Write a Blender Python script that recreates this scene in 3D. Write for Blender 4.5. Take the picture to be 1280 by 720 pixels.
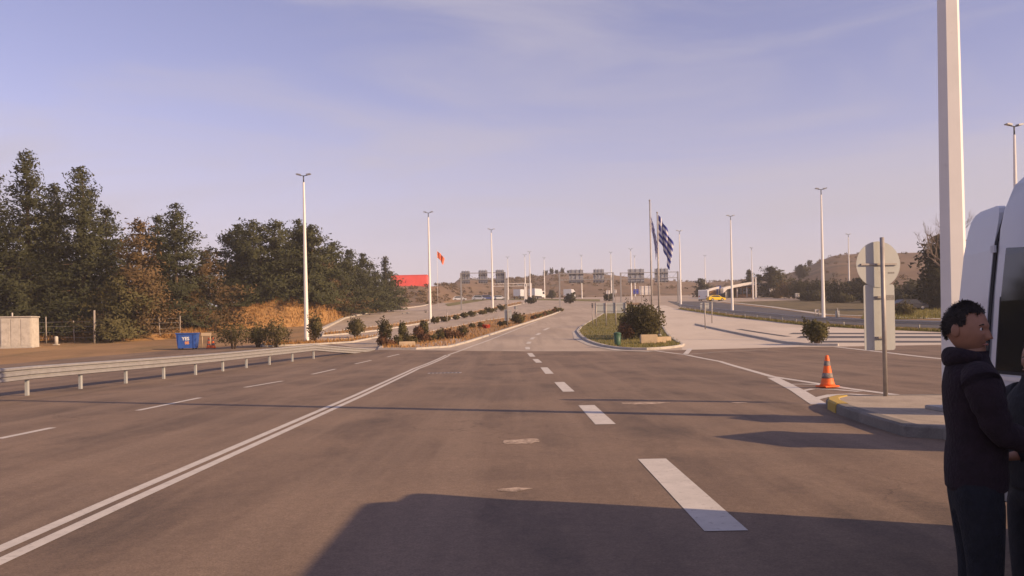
import bpy, bmesh, math, random
import numpy as np
from mathutils import Matrix, Vector

for o in list(bpy.data.objects):
    bpy.data.objects.remove(o)
sc = bpy.context.scene
COL = sc.collection
R = math.radians

# ------------------------------------------------------------------ camera
F = 1100.0                 # focal length in photograph pixels (1280 wide)
HOR = 413.5                # eye level in the photograph
EYE = 1.6
ROLL = 0.02
cam_d = bpy.data.cameras.new('camera')
cam = bpy.data.objects.new('camera', cam_d)
COL.objects.link(cam)
cam_d.sensor_width = 36.0
cam_d.lens = 36.0 * F / 1280.0
cam_d.shift_y = (HOR - 360.0) / 1280.0
cam_d.clip_start = 0.05
cam_d.clip_end = 9000
cR, sR = math.cos(ROLL), math.sin(ROLL)
cam.matrix_world = Matrix(((cR, sR, 0, 0), (0, 0, -1, 0), (-sR, cR, 0, EYE), (0, 0, 0, 1)))
sc.camera = cam

# ------------------------------------------------------------------ light
SUN_EL = R(25.6)
SUN_AZ = (0.913, -0.408)    # towards the sun: right and behind the camera
sun_dir = Vector((SUN_AZ[0] * math.cos(SUN_EL), SUN_AZ[1] * math.cos(SUN_EL), math.sin(SUN_EL))).normalized()
sl = bpy.data.lights.new('sun', 'SUN')
sl.energy = 5.0
sl.angle = R(0.55)
sl.color = (1.0, 0.695, 0.41)
so = bpy.data.objects.new('sun', sl)
COL.objects.link(so)
so.rotation_euler = (-sun_dir).to_track_quat('-Z', 'Y').to_euler()
so.location = (30, -20, 40)

w = bpy.data.worlds.new('World')
sc.world = w
w.use_nodes = True
nt = w.node_tree
nt.nodes.clear()
def wn(t, **kw):
    n = nt.nodes.new(t)
    for k, v in kw.items():
        setattr(n, k, v)
    return n
sky = wn('ShaderNodeTexSky', sky_type='NISHITA')
sky.sun_disc = False
sky.sun_elevation = SUN_EL
sky.sun_rotation = math.atan2(SUN_AZ[0], SUN_AZ[1])
sky.air_density = 1.0
sky.dust_density = 0.5
sky.ozone_density = 2.0
tc = wn('ShaderNodeTexCoord')
# thin high cloud: streaks over the whole dome, denser towards the horizon as seen through more air
mp = wn('ShaderNodeMapping')
mp.inputs['Scale'].default_value = (1.0, 1.6, 5.5)
mp.inputs['Rotation'].default_value = (0.15, 0.42, 0.5)
nt.links.new(tc.outputs['Generated'], mp.inputs['Vector'])
n1 = wn('ShaderNodeTexNoise')
n1.inputs['Scale'].default_value = 2.1
n1.inputs['Detail'].default_value = 6.0
n1.inputs['Roughness'].default_value = 0.55
n1.inputs['Distortion'].default_value = 0.6
nt.links.new(mp.outputs['Vector'], n1.inputs['Vector'])
r1 = wn('ShaderNodeMapRange')
r1.interpolation_type = 'SMOOTHSTEP'
r1.inputs['From Min'].default_value = 0.40
r1.inputs['From Max'].default_value = 0.70
r1.inputs['To Min'].default_value = 0.06
r1.inputs['To Max'].default_value = 0.85
nt.links.new(n1.outputs['Fac'], r1.inputs['Value'])
sep = wn('ShaderNodeSeparateXYZ')
nt.links.new(tc.outputs['Generated'], sep.inputs['Vector'])
r2 = wn('ShaderNodeMapRange')
r2.interpolation_type = 'SMOOTHSTEP'
r2.inputs['From Min'].default_value = 0.0
r2.inputs['From Max'].default_value = 0.29
r2.inputs['To Min'].default_value = 0.66
r2.inputs['To Max'].default_value = 0.0
nt.links.new(sep.outputs['Z'], r2.inputs['Value'])
mx = wn('ShaderNodeMath', operation='MAXIMUM')
nt.links.new(r1.outputs['Result'], mx.inputs[0])
nt.links.new(r2.outputs['Result'], mx.inputs[1])
ad = wn('ShaderNodeMath', operation='ADD')
hm = wn('ShaderNodeMath', operation='MULTIPLY')
hm.inputs[1].default_value = 0.62
nt.links.new(r1.outputs['Result'], hm.inputs[0])
nt.links.new(r2.outputs['Result'], ad.inputs[0])
nt.links.new(hm.outputs[0], ad.inputs[1])
tint = wn('ShaderNodeMix', data_type='RGBA', blend_type='MULTIPLY')
tint.inputs[0].default_value = 1.0
tint.inputs[7].default_value = (1.60, 1.09, 1.22, 1)      # thin lilac winter haze over the blue
nt.links.new(sky.outputs['Color'], tint.inputs[6])
mixc = wn('ShaderNodeMix', data_type='RGBA', blend_type='MIX')
mixc.clamp_factor = True
nt.links.new(ad.outputs[0], mixc.inputs[0])
nt.links.new(tint.outputs[2], mixc.inputs[6])
CLOUD = (4.72, 4.38, 5.05, 1)
mixc.inputs[7].default_value = CLOUD
bg = wn('ShaderNodeBackground')
bg.inputs['Strength'].default_value = 0.092
nt.links.new(mixc.outputs[2], bg.inputs['Color'])
wo = wn('ShaderNodeOutputWorld')
nt.links.new(bg.outputs[0], wo.inputs['Surface'])

sc.view_settings.view_transform = 'Standard'
sc.view_settings.look = 'None'
sc.view_settings.gamma = 1.0
sc.view_settings.use_curve_mapping = False
sc.view_settings.exposure = 0.42

# ------------------------------------------------------------------ terrain profile
def _zraw(y):
    if y <= 35: return 0.0
    if y <= 70: return 0.05 * (y - 35) ** 2 / 70.0
    if y <= 310: return 0.875 + 0.05 * (y - 70)
    return 12.875 + 0.012 * (min(y, 1500) - 310)
def zg(y):
    a = math.floor(y)
    t = y - a
    return _zraw(a) * (1 - t) + _zraw(a + 1) * t

def ray(px, py):
    dx = (px - 640) / F
    dy = (HOR - py) / F
    return dx * cR + dy * sR, -dx * sR + dy * cR
def G(px, py, h=0.0):
    """ground point seen at a place in the photograph (first hit along the road profile)"""
    rx, rz = ray(px, py)
    y = 2.0
    prev = EYE + rz * y - zg(y) - h
    while y < 330:
        y2 = y + 0.25
        c = EYE + rz * y2 - zg(y2) - h
        if c <= 0:
            t = prev / (prev - c)
            yy = y + 0.25 * t
            return (rx * yy, yy)
        y, prev = y2, c
    return (rx * 330, 330.0)
def GY(px, Y, z=None):
    """ground point under column px at distance Y"""
    if z is None: z = zg(Y)
    dyw = (z - EYE) / Y
    dxi = (px - 640) / F
    # Z = -dx s + dy c -> dy
    dy = (dyw + dxi * sR) / cR
    return (dxi * cR + dy * sR) * Y, Y
def PZ(px, py, Y):
    rx, rz = ray(px, py)
    return Vector((rx * Y, Y, EYE + rz * Y))

# ------------------------------------------------------------------ materials
MATS = {}
def newmat(name):
    m = bpy.data.materials.new(name)
    m.use_nodes = True
    MATS[name] = m
    return m, m.node_tree, m.node_tree.nodes['Principled BSDF']
def nmat(name, col, rough=0.6, metal=0.0, var=0.12, scale=6.0, bump=0.0, bscale=40.0, col2=None, spec=0.4, randobj=0.0, detail=5.0, dirt=None):
    m, t, b = newmat(name)
    b.inputs['Roughness'].default_value = rough
    b.inputs['Metallic'].default_value = metal
    b.inputs['Specular IOR Level'].default_value = spec
    co = t.nodes.new('ShaderNodeTexCoord')
    no = t.nodes.new('ShaderNodeTexNoise')
    no.inputs['Scale'].default_value = scale
    no.inputs['Detail'].default_value = detail
    no.inputs['Roughness'].default_value = 0.6
    t.links.new(co.outputs['Object'], no.inputs['Vector'])
    rp = t.nodes.new('ShaderNodeValToRGB')
    c2 = col2 or tuple(c * (1 + var) for c in col)
    c1 = col if col2 else tuple(c * (1 - var) for c in col)
    rp.color_ramp.elements[0].position = 0.3
    rp.color_ramp.elements[1].position = 0.7
    rp.color_ramp.elements[0].color = (*c1, 1)
    rp.color_ramp.elements[1].color = (*c2, 1)
    t.links.new(no.outputs['Fac'], rp.inputs['Fac'])
    out = rp.outputs['Color']
    if dirt:
        n2 = t.nodes.new('ShaderNodeTexNoise')
        n2.inputs['Scale'].default_value = dirt[1]
        n2.inputs['Detail'].default_value = 8
        n2.inputs['Roughness'].default_value = 0.7
        t.links.new(co.outputs['Object'], n2.inputs['Vector'])
        mr = t.nodes.new('ShaderNodeMapRange')
        mr.inputs['From Min'].default_value = dirt[2]
        mr.inputs['From Max'].default_value = dirt[3]
        t.links.new(n2.outputs['Fac'], mr.inputs['Value'])
        mi = t.nodes.new('ShaderNodeMix'); mi.data_type = 'RGBA'
        t.links.new(mr.outputs[0], mi.inputs[0])
        t.links.new(out, mi.inputs[6])
        mi.inputs[7].default_value = (*dirt[0], 1)
        out = mi.outputs[2]
    if randobj:
        oi = t.nodes.new('ShaderNodeObjectInfo')
        hs = t.nodes.new('ShaderNodeHueSaturation')
        mr = t.nodes.new('ShaderNodeMapRange')
        mr.inputs['To Min'].default_value = 1 - randobj
        mr.inputs['To Max'].default_value = 1 + randobj
        t.links.new(oi.outputs['Random'], mr.inputs['Value'])
        t.links.new(mr.outputs[0], hs.inputs['Value'])
        t.links.new(out, hs.inputs['Color'])
        out = hs.outputs['Color']
    t.links.new(out, b.inputs['Base Color'])
    if bump:
        nb = t.nodes.new('ShaderNodeTexNoise')
        nb.inputs['Scale'].default_value = bscale
        nb.inputs['Detail'].default_value = 4
        t.links.new(co.outputs['Object'], nb.inputs['Vector'])
        bp = t.nodes.new('ShaderNodeBump')
        bp.inputs['Strength'].default_value = bump
        bp.inputs['Distance'].default_value = 0.02
        t.links.new(nb.outputs['Fac'], bp.inputs['Height'])
        t.links.new(bp.outputs['Normal'], b.inputs['Normal'])
    return m

def ground_mat(name, base, dark, light, big=0.18, streak=None, cracks=False, grain=1.0, rough=0.85):
    """paved surface: large worn patches, fine aggregate, streaks along the driving direction, optional cracks"""
    m, t, b = newmat(name)
    L = t.links.new
    b.inputs['Roughness'].default_value = rough
    b.inputs['Specular IOR Level'].default_value = 0.25
    co = t.nodes.new('ShaderNodeTexCoord')
    def noise(scale, detail=6, rough_=0.6, sc3=None, dist=0.0):
        n = t.nodes.new('ShaderNodeTexNoise')
        n.inputs['Scale'].default_value = scale
        n.inputs['Detail'].default_value = detail
        n.inputs['Roughness'].default_value = rough_
        n.inputs['Distortion'].default_value = dist
        if sc3:
            mm = t.nodes.new('ShaderNodeMapping')
            mm.inputs['Scale'].default_value = sc3
            L(co.outputs['Object'], mm.inputs['Vector'])
            L(mm.outputs['Vector'], n.inputs['Vector'])
        else:
            L(co.outputs['Object'], n.inputs['Vector'])
        return n.outputs['Fac']
    def rng(v, a, b_, c=0.0, d=1.0):
        r = t.nodes.new('ShaderNodeMapRange')
        r.inputs['From Min'].default_value = a; r.inputs['From Max'].default_value = b_
        r.inputs['To Min'].default_value = c; r.inputs['To Max'].default_value = d
        L(v, r.inputs['Value'])
        return r.outputs[0]
    def mix(fac, a, bcol, mode='MIX'):
        x = t.nodes.new('ShaderNodeMix'); x.data_type = 'RGBA'; x.blend_type = mode
        L(fac, x.inputs[0])
        if isinstance(a, tuple): x.inputs[6].default_value = (*a, 1)
        else: L(a, x.inputs[6])
        if isinstance(bcol, tuple): x.inputs[7].default_value = (*bcol, 1)
        else: L(bcol, x.inputs[7])
        return x.outputs[2]
    c = mix(rng(noise(big, 9, 0.68, dist=0.5), 0.38, 0.72), base, light)
    c = mix(rng(noise(big * 2.7, 7, 0.65, sc3=(1.0, 0.35, 1.0)), 0.50, 0.72, 0, 0.85), c, dark)
    if streak:
        c = mix(rng(noise(1.1, 5, 0.6, sc3=(1.0, 0.04, 1.0)), 0.46, 0.66, 0, 0.7), c, streak)
    g = rng(noise(55, 3, 0.8), 0.25, 0.75, 1 - 0.45 * grain, 1 + 0.45 * grain)
    g2 = rng(noise(9, 5, 0.75), 0.3, 0.7, 1 - 0.16 * grain, 1 + 0.16 * grain)
    mu = t.nodes.new('ShaderNodeMath'); mu.operation = 'MULTIPLY'
    L(g, mu.inputs[0]); L(g2, mu.inputs[1])
    hs = t.nodes.new('ShaderNodeHueSaturation')
    L(mu.outputs[0], hs.inputs['Value']); L(c, hs.inputs['Color'])
    c = hs.outputs['Color']
    if cracks:
        vo = t.nodes.new('ShaderNodeTexVoronoi'); vo.feature = 'DISTANCE_TO_EDGE'
        vo.inputs['Scale'].default_value = 0.22
        wv = t.nodes.new('ShaderNodeTexNoise'); wv.inputs['Scale'].default_value = 1.3; wv.inputs['Detail'].default_value = 6
        L(co.outputs['Object'], wv.inputs['Vector'])
        va = t.nodes.new('ShaderNodeMix'); va.data_type = 'RGBA'; va.blend_type = 'LINEAR_LIGHT'
        va.inputs[0].default_value = 0.9
        L(co.outputs['Object'], va.inputs[6]); L(wv.outputs['Color'], va.inputs[7])
        L(va.outputs[2], vo.inputs['Vector'])
        ln = rng(vo.outputs['Distance'], 0.0, 0.006, 1, 0)
        gate = rng(noise(0.12, 3), 0.5, 0.6)
        mm2 = t.nodes.new('ShaderNodeMath'); mm2.operation = 'MULTIPLY'
        L(ln, mm2.inputs[0]); L(gate, mm2.inputs[1])
        m3 = t.nodes.new('ShaderNodeMath'); m3.operation = 'MULTIPLY'; m3.inputs[1].default_value = 0.6
        L(mm2.outputs[0], m3.inputs[0])
        c = mix(m3.outputs[0], c, tuple(x * 0.45 for x in dark))
    L(c, b.inputs['Base Color'])
    nb = t.nodes.new('ShaderNodeTexNoise'); nb.inputs['Scale'].default_value = 70; nb.inputs['Detail'].default_value = 3
    L(co.outputs['Object'], nb.inputs['Vector'])
    bp = t.nodes.new('ShaderNodeBump'); bp.inputs['Strength'].default_value = 0.35; bp.inputs['Distance'].default_value = 0.01
    L(nb.outputs['Fac'], bp.inputs['Height']); L(bp.outputs['Normal'], b.inputs['Normal'])
    return m

ground_mat('asphalt', (0.137, 0.098, 0.072), (0.074, 0.056, 0.045), (0.225, 0.158, 0.110), big=0.24, streak=(0.225, 0.163, 0.117), cracks=True, grain=0.8)
ground_mat('asphalt_dark', (0.085, 0.082, 0.088), (0.06, 0.058, 0.062), (0.105, 0.1, 0.1), big=0.1, grain=0.5)
ground_mat('concrete', (0.345, 0.28, 0.222), (0.26, 0.208, 0.165), (0.42, 0.345, 0.275), big=0.07, streak=(0.275, 0.225, 0.18), grain=0.35)
ground_mat('pale_paving', (0.49, 0.425, 0.355), (0.38, 0.325, 0.27), (0.55, 0.485, 0.41), big=0.07, grain=0.3)
ground_mat('kerb_stone', (0.40, 0.37, 0.33), (0.27, 0.25, 0.22), (0.46, 0.42, 0.37), big=0.9, grain=0.5)
ground_mat('shaded_kerb', (0.17, 0.155, 0.14), (0.11, 0.10, 0.09), (0.22, 0.2, 0.18), big=0.9, grain=0.5)  # kerb stone darkened, the shade on the island's kerb face put into its colour
ground_mat('island_top', (0.33, 0.275, 0.215), (0.24, 0.2, 0.16), (0.40, 0.335, 0.265), big=0.8, grain=0.6)
ground_mat('earth', (0.23, 0.14, 0.07), (0.12, 0.09, 0.045), (0.34, 0.21, 0.10), big=0.12, grain=0.7, rough=0.95)
ground_mat('hill_earth', (0.15, 0.098, 0.06), (0.06, 0.052, 0.032), (0.21, 0.14, 0.082), big=0.045, grain=0.5, rough=0.95)
ground_mat('bank_earth', (0.30, 0.165, 0.06), (0.14, 0.085, 0.038), (0.38, 0.22, 0.09), big=0.45, grain=0.7, rough=0.95)
ground_mat('rough_turf', (0.105, 0.085, 0.042), (0.055, 0.05, 0.026), (0.16, 0.12, 0.058), big=0.15, grain=0.7, rough=0.95)
ground_mat('turf', (0.13, 0.12, 0.035), (0.07, 0.075, 0.022), (0.20, 0.155, 0.055), big=0.5, grain=0.7, rough=0.95)

# worn road paint, flaked so the asphalt shows through
def paint_mat(name, col, under, lo=0.56, hi=0.78):
    m = nmat(name, col, rough=0.7, var=0.10, scale=3.0, dirt=(under, 13.0, lo, hi), spec=0.3)
    return m
nmat('sand', (0.44, 0.345, 0.27), rough=.95, var=.15, scale=8, dirt=((0.16, 0.12, 0.09), 7.0, 0.44, 0.62), spec=.2)
paint_mat('line_paint', (0.50, 0.465, 0.42), (0.2, 0.17, 0.15))
paint_mat('yellow_paint', (0.42, 0.29, 0.06), (0.3, 0.26, 0.2))
nmat('mast_paint', (0.78, 0.75, 0.70), rough=0.45, var=0.05, scale=1.2, dirt=((0.5, 0.46, 0.42), 2.0, 0.60, 0.85))
nmat('galvanised', (0.31, 0.30, 0.295), rough=0.55, metal=0.25, var=0.12, scale=5.0, dirt=((0.30, 0.28, 0.27), 3.0, 0.55, 0.8))
nmat('dark_metal', (0.07, 0.07, 0.08), rough=0.5, metal=0.3)
nmat('sign_back', (0.40, 0.41, 0.39), rough=0.5, metal=0.15, var=0.05, scale=2.0, dirt=((0.28, 0.27, 0.26), 3.5, 0.58, 0.9))
nmat('sign_grey', (0.30, 0.31, 0.34), rough=0.5, metal=0.3, var=0.1, scale=2.0)
nmat('post_steel', (0.34, 0.31, 0.29), rough=0.55, metal=0.4, var=0.15, scale=6)
nmat('sticker', (0.22, 0.21, 0.20), rough=0.7, var=0.4, scale=60)
nmat('orange_plastic', (0.86, 0.15, 0.025), rough=0.55, var=0.10, scale=14, dirt=((0.4, 0.12, 0.05), 9, 0.58, 0.8))
nmat('cone_band', (0.20, 0.17, 0.15), rough=0.6, var=0.5, scale=18)
nmat('blue_skip', (0.025, 0.085, 0.33), rough=0.5, var=0.18, scale=3, dirt=((0.10, 0.09, 0.12), 4, 0.6, 0.8))
nmat('white_print', (0.75, 0.74, 0.7), rough=0.7)
nmat('orange_print', (0.75, 0.32, 0.12), rough=0.7)
nmat('red_cladding', (0.86, 0.10, 0.085), rough=0.6, var=0.07, scale=0.5)
nmat('red_cloth', (0.75, 0.16, 0.06), rough=0.8)
nmat('pale_concrete', (0.50, 0.46, 0.40), rough=0.85, var=0.12, scale=2.0, bump=0.2, dirt=((0.33, 0.29, 0.24), 2.5, 0.5, 0.75))
nmat('sand_block', (0.52, 0.40, 0.26), rough=0.9, var=0.12, scale=3.0, bump=0.3)
nmat('green_bin', (0.035, 0.09, 0.05), rough=0.5, var=0.2)
nmat('bark', (0.11, 0.075, 0.05), rough=0.95, var=0.35, scale=5.0, bump=0.6, bscale=14)
nmat('white_paint_vehicle', (0.57, 0.59, 0.63), rough=0.3, var=0.03, scale=3, spec=0.5, dirt=((0.42, 0.41, 0.4), 2.2, 0.6, 0.95))
nmat('yellow_paint_vehicle', (0.85, 0.55, 0.02), rough=0.3)
nmat('silver_paint_vehicle', (0.5, 0.52, 0.56), rough=0.3, metal=0.5)
nmat('blue_paint_vehicle', (0.05, 0.08, 0.25), rough=0.3)
nmat('dark_paint_vehicle', (0.03, 0.03, 0.04), rough=0.3)
nmat('rubber', (0.025, 0.025, 0.027), rough=0.8)
nmat('glass_dark', (0.012, 0.014, 0.018), rough=0.06, spec=0.9, var=0.0)
nmat('blue_sign', (0.03, 0.05, 0.38), rough=0.4)
nmat('canopy_white', (0.85, 0.80, 0.72), rough=0.5)
nmat('station_wall', (0.45, 0.24, 0.12), rough=0.8, var=0.2)
nmat('rail_white', (0.7, 0.66, 0.62), rough=0.5)
nmat('skin', (0.30, 0.155, 0.10), rough=0.55, var=0.08, scale=25)
nmat('hair', (0.018, 0.013, 0.011), rough=0.7, var=0.4, scale=80, bump=0.6, bscale=160)
nmat('eye_white', (0.6, 0.58, 0.55), rough=0.3)
nmat('eye_dark', (0.02, 0.012, 0.01), rough=0.2)
nmat('lips', (0.30, 0.12, 0.09), rough=0.5)
nmat('hoodie', (0.017, 0.010, 0.016), rough=0.95, var=0.25, scale=18, bump=0.5, bscale=60)
nmat('jacket_black', (0.010, 0.011, 0.016), rough=0.8, var=0.3, scale=12, bump=0.3, bscale=40)
nmat('jeans', (0.010, 0.012, 0.018), rough=0.95, var=0.3, scale=20, bump=0.5, bscale=70)
nmat('leather', (0.02, 0.016, 0.014), rough=0.5)
nmat('tail_lamp', (0.35, 0.02, 0.02), rough=0.25)
nmat('lens', (0.7, 0.7, 0.68), rough=0.15)

def leaf_mat(name, a, b_, rnd=0.18, trans=0.25):
    m, t, b = newmat(name)
    L = t.links.new
    b.inputs['Roughness'].default_value = 0.75
    b.inputs['Specular IOR Level'].default_value = 0.2
    co = t.nodes.new('ShaderNodeTexCoord')
    n = t.nodes.new('ShaderNodeTexNoise'); n.inputs['Scale'].default_value = 0.55; n.inputs['Detail'].default_value = 5
    L(co.outputs['Object'], n.inputs['Vector'])
    n2 = t.nodes.new('ShaderNodeTexNoise'); n2.inputs['Scale'].default_value = 4.0; n2.inputs['Detail'].default_value = 3
    L(co.outputs['Object'], n2.inputs['Vector'])
    av = t.nodes.new('ShaderNodeMath'); av.operation = 'ADD'
    L(n.outputs['Fac'], av.inputs[0]); L(n2.outputs['Fac'], av.inputs[1])
    mr = t.nodes.new('ShaderNodeMapRange'); mr.inputs['From Min'].default_value = 0.75; mr.inputs['From Max'].default_value = 1.25
    L(av.outputs[0], mr.inputs['Value'])
    mi = t.nodes.new('ShaderNodeMix'); mi.data_type = 'RGBA'
    L(mr.outputs[0], mi.inputs[0])
    mi.inputs[6].default_value = (*a, 1); mi.inputs[7].default_value = (*b_, 1)
    oi = t.nodes.new('ShaderNodeObjectInfo')
    m2 = t.nodes.new('ShaderNodeMapRange'); m2.inputs['To Min'].default_value = 1 - rnd; m2.inputs['To Max'].default_value = 1 + rnd
    L(oi.outputs['Random'], m2.inputs['Value'])
    hs = t.nodes.new('ShaderNodeHueSaturation')
    L(m2.outputs[0], hs.inputs['Value']); L(mi.outputs[2], hs.inputs['Color'])
    L(hs.outputs['Color'], b.inputs['Base Color'])
    tr = t.nodes.new('ShaderNodeBsdfTranslucent')
    L(hs.outputs['Color'], tr.inputs['Color'])
    ms = t.nodes.new('ShaderNodeMixShader'); ms.inputs[0].default_value = trans
    L(b.outputs[0], ms.inputs[1]); L(tr.outputs[0], ms.inputs[2])
    L(ms.outputs[0], t.nodes['Material Output'].inputs['Surface'])
    return m
leaf_mat('pine_needles', (0.037, 0.042, 0.019), (0.070, 0.071, 0.031))
leaf_mat('pine_brown', (0.085, 0.062, 0.028), (0.17, 0.105, 0.048))
leaf_mat('shrub_leaves', (0.060, 0.055, 0.022), (0.125, 0.100, 0.040))
leaf_mat('shrub_red', (0.09, 0.045, 0.028), (0.17, 0.085, 0.045))
leaf_mat('shrub_olive', (0.085, 0.080, 0.030), (0.17, 0.145, 0.060))
leaf_mat('far_tree', (0.035, 0.036, 0.020), (0.075, 0.068, 0.034))
leaf_mat('grass_green', (0.13, 0.125, 0.03), (0.23, 0.185, 0.06))
leaf_mat('grass_dry', (0.27, 0.14, 0.045), (0.42, 0.235, 0.085))
nmat('fence_post', (0.30, 0.26, 0.22), rough=.9)
leaf_mat('twigs', (0.16, 0.12, 0.09), (0.22, 0.17, 0.13), trans=0.0)

# ------------------------------------------------------------------ object helpers
def link(name, me, mat=None, parent=None):
    o = bpy.data.objects.new(name, me)
    COL.objects.link(o)
    if mat and me is not None and len(me.materials) == 0:
        me.materials.append(MATS[mat])
    if parent is not None:
        o.parent = parent
    return o
def tag(o, label=None, cat=None, group=None, kind=None):
    if label: o['label'] = label
    if cat: o['category'] = cat
    if group: o['group'] = group
    if kind: o['kind'] = kind
    return o
def thing(name, label, cat, loc=(0, 0, 0), rz=0.0, group=None):
    o = bpy.data.objects.new(name, None)
    COL.objects.link(o)
    o.empty_display_size = 0.2
    o.location = loc
    o.rotation_euler = (0, 0, rz)
    return tag(o, label, cat, group)

class MB:
    """collects shapes for one mesh"""
    def __init__(s): s.v = []; s.f = []; s.sm = []
    def add(s, vs, fs, smooth=False):
        k = len(s.v)
        s.v += [tuple(p) for p in vs]
        s.f += [tuple(i + k for i in f) for f in fs]
        s.sm += [smooth] * len(fs)
        return s
    def box(s, c, d, rz=0.0, bev=0.0):
        bm = bmesh.new()
        bmesh.ops.create_cube(bm, size=1.0)
        bmesh.ops.scale(bm, vec=d, verts=bm.verts)
        if bev:
            bmesh.ops.bevel(bm, geom=list(bm.edges), offset=bev, segments=2, affect='EDGES')
        if rz: bmesh.ops.rotate(bm, verts=bm.verts, cent=(0, 0, 0), matrix=Matrix.Rotation(rz, 3, 'Z'))
        bm.verts.index_update()
        vs = [(v.co.x + c[0], v.co.y + c[1], v.co.z + c[2]) for v in bm.verts]
        fs = [[v.index for v in f.verts] for f in bm.faces]
        bm.free()
        return s.add(vs, fs)
    def box2(s, a, b, bev=0.0):
        return s.box([(a[i] + b[i]) / 2 for i in range(3)], [abs(b[i] - a[i]) for i in range(3)], 0, bev)
    def tube(s, pts, rad, n=8, cap=True, smooth=True, phase=0.0):
        pts = [Vector(p) for p in pts]
        rads = rad if isinstance(rad, (list, tuple)) else [rad] * len(pts)
        vs = []
        for i, p in enumerate(pts):
            d = (pts[min(i + 1, len(pts) - 1)] - pts[max(i - 1, 0)]).normalized()
            up = Vector((0, 0, 1)) if abs(d.z) < 0.9 else Vector((0, 1, 0))
            a = d.cross(up).normalized(); b = d.cross(a).normalized()
            for k in range(n):
                t = 2 * math.pi * (k + phase) / n
                vs.append(p + a * (rads[i] * math.cos(t)) + b * (rads[i] * math.sin(t)))
        fs = []
        for i in range(len(pts) - 1):
            for k in range(n):
                k2 = (k + 1) % n
                fs.append((i * n + k, i * n + k2, (i + 1) * n + k2, (i + 1) * n + k))
        if cap:
            fs.append(tuple(range(n))[::-1])
            fs.append(tuple((len(pts) - 1) * n + k for k in range(n)))
        return s.add(vs, fs, smooth)
    def lathe(s, prof, n=24, c=(0, 0, 0), smooth=True):
        vs = []
        for r, z in prof:
            for k in range(n):
                t = 2 * math.pi * k / n
                vs.append((c[0] + r * math.cos(t), c[1] + r * math.sin(t), c[2] + z))
        fs = []
        for i in range(len(prof) - 1):
            for k in range(n):
                k2 = (k + 1) % n
                fs.append((i * n + k, i * n + k2, (i + 1) * n + k2, (i + 1) * n + k))
        fs.append(tuple(range(n))[::-1])
        fs.append(tuple((len(prof) - 1) * n + k for k in range(n)))
        return s.add(vs, fs, smooth)
    def prism(s, poly, y0, y1, axis='y'):
        """polygon (a,b) extruded along an axis: 'y' -> (a,y,b), 'x' -> (x,a,b), 'z' -> (a,b,z)"""
        n = len(poly)
        def mk(a, b, t):
            return {'y': (a, t, b), 'x': (t, a, b), 'z': (a, b, t)}[axis]
        vs = [mk(a, b, y0) for a, b in poly] + [mk(a, b, y1) for a, b in poly]
        fs = [tuple(range(n)), tuple(range(2 * n - 1, n - 1, -1))]
        for i in range(n):
            j = (i + 1) % n
            fs.append((i, i + n, j + n, j))
        return s.add(vs, fs)
    def mesh(s, name):
        me = bpy.data.meshes.new(name)
        me.from_pydata(s.v, [], s.f)
        bm = bmesh.new(); bm.from_mesh(me)
        bmesh.ops.recalc_face_normals(bm, faces=bm.faces)
        bm.to_mesh(me); bm.free()
        me.polygons.foreach_set('use_smooth', s.sm)
        me.update()
        return me
    def build(s, name, mat, parent=None):
        return link(name, s.mesh(name), mat, parent)

# ---- sheets that follow the ground exactly (scan-converted polygons)
def sheet(name, poly, off, mat, kind='structure', parent=None, zfun=zg):
    ys = sorted(set([round(p[1], 4) for p in poly]))
    lo, hi = ys[0], ys[-1]
    if hi > 34:
        ys = sorted(set(ys + [float(k) for k in range(max(34, math.ceil(lo)), math.floor(hi) + 1)]))
    n = len(poly)
    P = [(p[0], round(p[1], 4)) for p in poly]
    V, Fc, idx = [], [], {}
    def vid(x, y):
        k = (round(x, 4), round(y, 4))
        if k not in idx:
            idx[k] = len(V); V.append((x, y, zfun(y) + off))
        return idx[k]
    for a, b in zip(ys[:-1], ys[1:]):
        if b - a < 1e-5: continue
        mid = (a + b) / 2
        act = []
        for i in range(n):
            p, q = P[i], P[(i + 1) % n]
            if (p[1] - mid) * (q[1] - mid) < 0:
                f = lambda y: p[0] + (q[0] - p[0]) * (y - p[1]) / (q[1] - p[1])
                act.append((f(mid), f(a), f(b)))
        act.sort()
        for l, r in zip(act[0::2], act[1::2]):
            q = []
            for v in (vid(l[1], a), vid(r[1], a), vid(r[2], b), vid(l[2], b)):
                if v not in q: q.append(v)
            if len(q) >= 3: Fc.append(q)
    me = bpy.data.meshes.new(name)
    me.from_pydata(V, [], Fc)
    me.update()
    o = link(name, me, mat, parent)
    if kind and parent is None: o['kind'] = kind
    return o
def ribbon(pts, wd):
    """outline polygon of a line of given width"""
    pts = [Vector((p[0], p[1])) for p in pts]
    L, Rr = [], []
    for i, p in enumerate(pts):
        d = (pts[min(i + 1, len(pts) - 1)] - pts[max(i - 1, 0)]).normalized()
        nn = Vector((-d.y, d.x)) * (wd / 2)
        L.append(p + nn); Rr.append(p - nn)
    return [(p.x, p.y) for p in L] + [(p.x, p.y) for p in reversed(Rr)]
def dens(pts, step=2.0):
    out = []
    for a, b in zip(pts[:-1], pts[1:]):
        m = max(1, int(math.dist(a, b) / step))
        for k in range(m):
            t = k / m
            out.append((a[0] + (b[0] - a[0]) * t, a[1] + (b[1] - a[1]) * t))
    out.append(tuple(pts[-1]))
    return out
def smooth_line(pts, it=2):
    pts = [tuple(p) for p in pts]
    for _ in range(it):
        q = [pts[0]]
        for a, b in zip(pts[:-1], pts[1:]):
            q.append((a[0] * .75 + b[0] * .25, a[1] * .75 + b[1] * .25))
            q.append((a[0] * .25 + b[0] * .75, a[1] * .25 + b[1] * .75))
        q.append(pts[-1])
        pts = q
    return pts
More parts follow.
